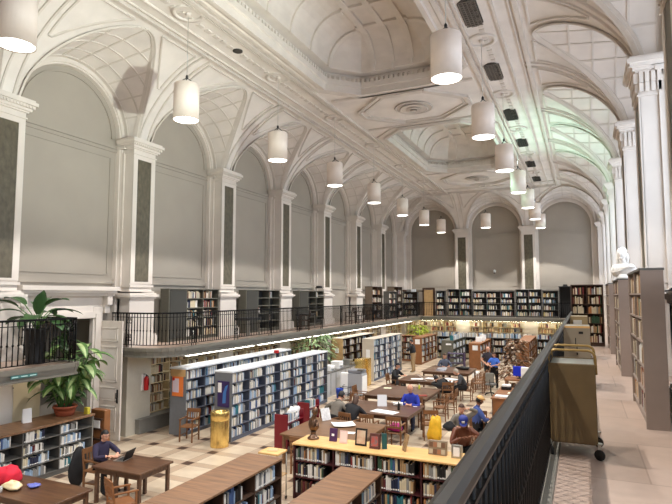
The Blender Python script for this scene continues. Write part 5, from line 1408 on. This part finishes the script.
mb = MB(); blob(mb,(-3.3,14.45,.85),.16,.14,.12,51,.25); tag(mb.build('bag', blk), 'black bag hanging beside the leather jacket', 'bag')

# ------------------------------------------------------------------ pendant lamps
BEAM = 1500
def pendant(x, y, label, proto=[None]):
    if proto[0]:
        return dup(proto[0], (x,y,0), 0, label)
    t = thing('pendant_lamp', label, 'lamp', (x,y,0), 0, 'white drum pendant lamps hanging from the ceiling')
    zb, zt, r = 8.80, 9.74, .325
    mb = MB(); mb.lathe([(r-.02,zb+.03),(r,zb),(r,zt),(r-.02,zt+.015),(.12,zt+.015)], 28, capb=False, capt=True); mb.build('lamp_shade', lamp_white, t)
    mb = MB(); mb.lathe([(r-.015,zb+.02),(r-.04,zb+.012)], 28, capb=False, capt=True); mb.build('diffuser', lampglow, t)
    mb = MB()
    for k in range(3):
        a = 2*PI*k/3+.4; mb.tube([(r*.75*math.cos(a), r*.75*math.sin(a), zt+.01),(0,0,zt+.2)], .011, 6)
    mb.lathe([(.03,zt+.17),(.035,zt+.24),(.012,zt+.28)], 8); mb.build('bracket', dark_wood, t)
    mb = MB(); mb.tube([(0,0,zt+.2),(0,0,11.72)], .008, 6); mb.build('rod', steel, t)
    mb = MB(); mb.lathe([(.06,11.6),(.07,11.66),(.07,11.7)], 12); mb.lathe([(.42,11.70),(.44,11.66),(.34,11.64),(.32,11.69)], 24, capb=False, capt=False)
    mb.build('ceiling_rose', plaster, t)
    l = bpy.data.lights.new('lamp_beam','SPOT'); l.energy = BEAM; l.color = (1,.955,.9); l.spot_size = R(112); l.spot_blend = .14; l.shadow_soft_size = .06
    o = bpy.data.objects.new('lamp_beam', l); COL.objects.link(o); o.parent = t; o.location = (0,0,zb-.02)
    proto[0] = t
    return t
for k in range(8): pendant(-9.2, 6.2+4.62*k, ('white drum pendant lamp at the upper left edge, nearest of the left row' if k == 0 else 'white drum pendant lamp over the left side, %s from the near end of its row' % ORD[k]))
for k in range(-1, 7):
    y = 10.95+4.62*k
    if k < 0: continue
    pendant(-2.45, y, 'white drum pendant lamp over the right side, %s from the near end of its row' % ORD[k])
pendant(-5.8, 37.0, 'white drum pendant lamp hanging alone in front of the middle arch of the far wall')
for y in (1.6,): pendant(-9.2, y, 'white drum pendant lamp of the left row, out of frame beside the camera')
pendant(-2.45, 1.7, 'white drum pendant lamp of the right row, behind the camera'); pendant(-2.45, 6.3, 'white drum pendant lamp of the right row, just above the frame')
# ceiling vents
vm = mat('vent_dark', S(62,58,54), .7); vg = mat('vent_grille', S(120,112,104), .6)
for k, y in enumerate((13.9, 18.0, 22.7, 27.2, 31.9, 36.2)):
    t = thing('ceiling_vent', 'dark perforated ceiling vent on the right side, %s from the camera' % ORD[k], 'vent', (-2.45, y, 11.7), 0, 'ceiling vents of the right side')
    mb = MB(); pl = octo(-.24,.24,-.75,.75,.16); mb.prism(pl, -.03, .005); mb.build('vent_plate', vm, t)
    mb = MB()
    for i in range(13): mb.box(-.22,.22,-.66+i*.11,-.66+i*.11+.03,-.045,-.03)
    for i in range(5): mb.box(-.2+i*.1-.01,-.2+i*.1+.01,-.66,.66,-.045,-.03)
    o = mb.build('grille', vg if k < 2 else vm, t)
t = MB(); t.lathe([(.15,11.7),(.15,11.67),(.1,11.66)], 16, (-9.3,13.2,0)); tag(t.build('ceiling_vent', vm), 'small round dark vent in the ceiling beyond the second left lamp', 'vent')

# ------------------------------------------------------------------ lights
def area(name, loc, rot, sx, sy, e, col):
    l = bpy.data.lights.new(name, 'AREA'); l.shape = 'RECTANGLE'; l.size = sx; l.size_y = sy; l.energy = e; l.color = col
    o = bpy.data.objects.new(name, l); COL.objects.link(o); o.location = loc; o.rotation_euler = [R(a) for a in rot]; return o
def spot(name, loc, target, e, col, ang=80, blend=1., rad=.15):
    l = bpy.data.lights.new(name, 'SPOT'); l.energy = e; l.color = col; l.spot_size = R(ang); l.spot_blend = blend; l.shadow_soft_size = rad
    o = bpy.data.objects.new(name, l); COL.objects.link(o); o.location = loc
    o.rotation_euler = (Vector(target)-Vector(loc)).to_track_quat('-Z','Y').to_euler(); return o
def uplight(x, y, z, tx, ty, tz, e, col, label, ang=75):
    t = thing('uplight', label, 'lamp', (x,y,z))
    mb = MB(); mb.box(-.16,.16,-.12,.12,0,.05); mb.box(-.13,.13,-.09,.09,.05,.13); mb.build('housing', dark_wood, t)
    spot('uplight_beam', (x,y,z+.2), (tx,ty,tz), e, col, ang)
UPC = (.80,1.,.82)
uplight(1.1, 6.05, 4.64, -11.3, 11.5, 10.9, 13000, (.92,1.,.88), 'black uplight on top of the dark cabinet by the right wall', 56)
uplight(-13.0, 26.3, 4.66, -1.0, 25.5, 10.9, 20000, (.55,1.,.82), 'black uplight on top of the grey cabinet in the left wall, pointing across the hall', 47)
uplight(-1.1, 40.7, 4.9, -3, 33, 11.5, 500, (.6,1.,.8), 'black uplight on top of the dark booth in the far corner', 100)

# ------------------------------------------------------------------ world, camera, view
w = bpy.data.worlds.new('world'); bpy.context.scene.world = w; w.use_nodes = True
w.node_tree.nodes['Background'].inputs[0].default_value = (.8,.85,1,1); w.node_tree.nodes['Background'].inputs[1].default_value = .3
F = 540.; vx, vy = 583., 295.
th = math.atan((vy-252)/F); psi = math.atan((vx-336)/(F/math.cos(th)))
f = Vector((-math.sin(psi)*math.cos(th), math.cos(psi)*math.cos(th), math.sin(th)))
cd = bpy.data.cameras.new('camera'); cam = bpy.data.objects.new('camera', cd); COL.objects.link(cam)
cd.sensor_width = 36; cd.lens = F/672*36; cd.clip_start = .05; cd.clip_end = 200
cam.location = (0,0,4.3); cam.rotation_euler = f.to_track_quat('-Z','Y').to_euler()
sc = bpy.context.scene; sc.camera = cam
sc.view_settings.view_transform = 'Standard'; sc.view_settings.look = 'None'; sc.view_settings.exposure = -0.85; sc.view_settings.gamma = 1
try:
    sc.cycles.max_bounces = 8; sc.cycles.diffuse_bounces = 5; sc.cycles.glossy_bounces = 3; sc.cycles.sample_clamp_indirect = 6
except Exception: pass
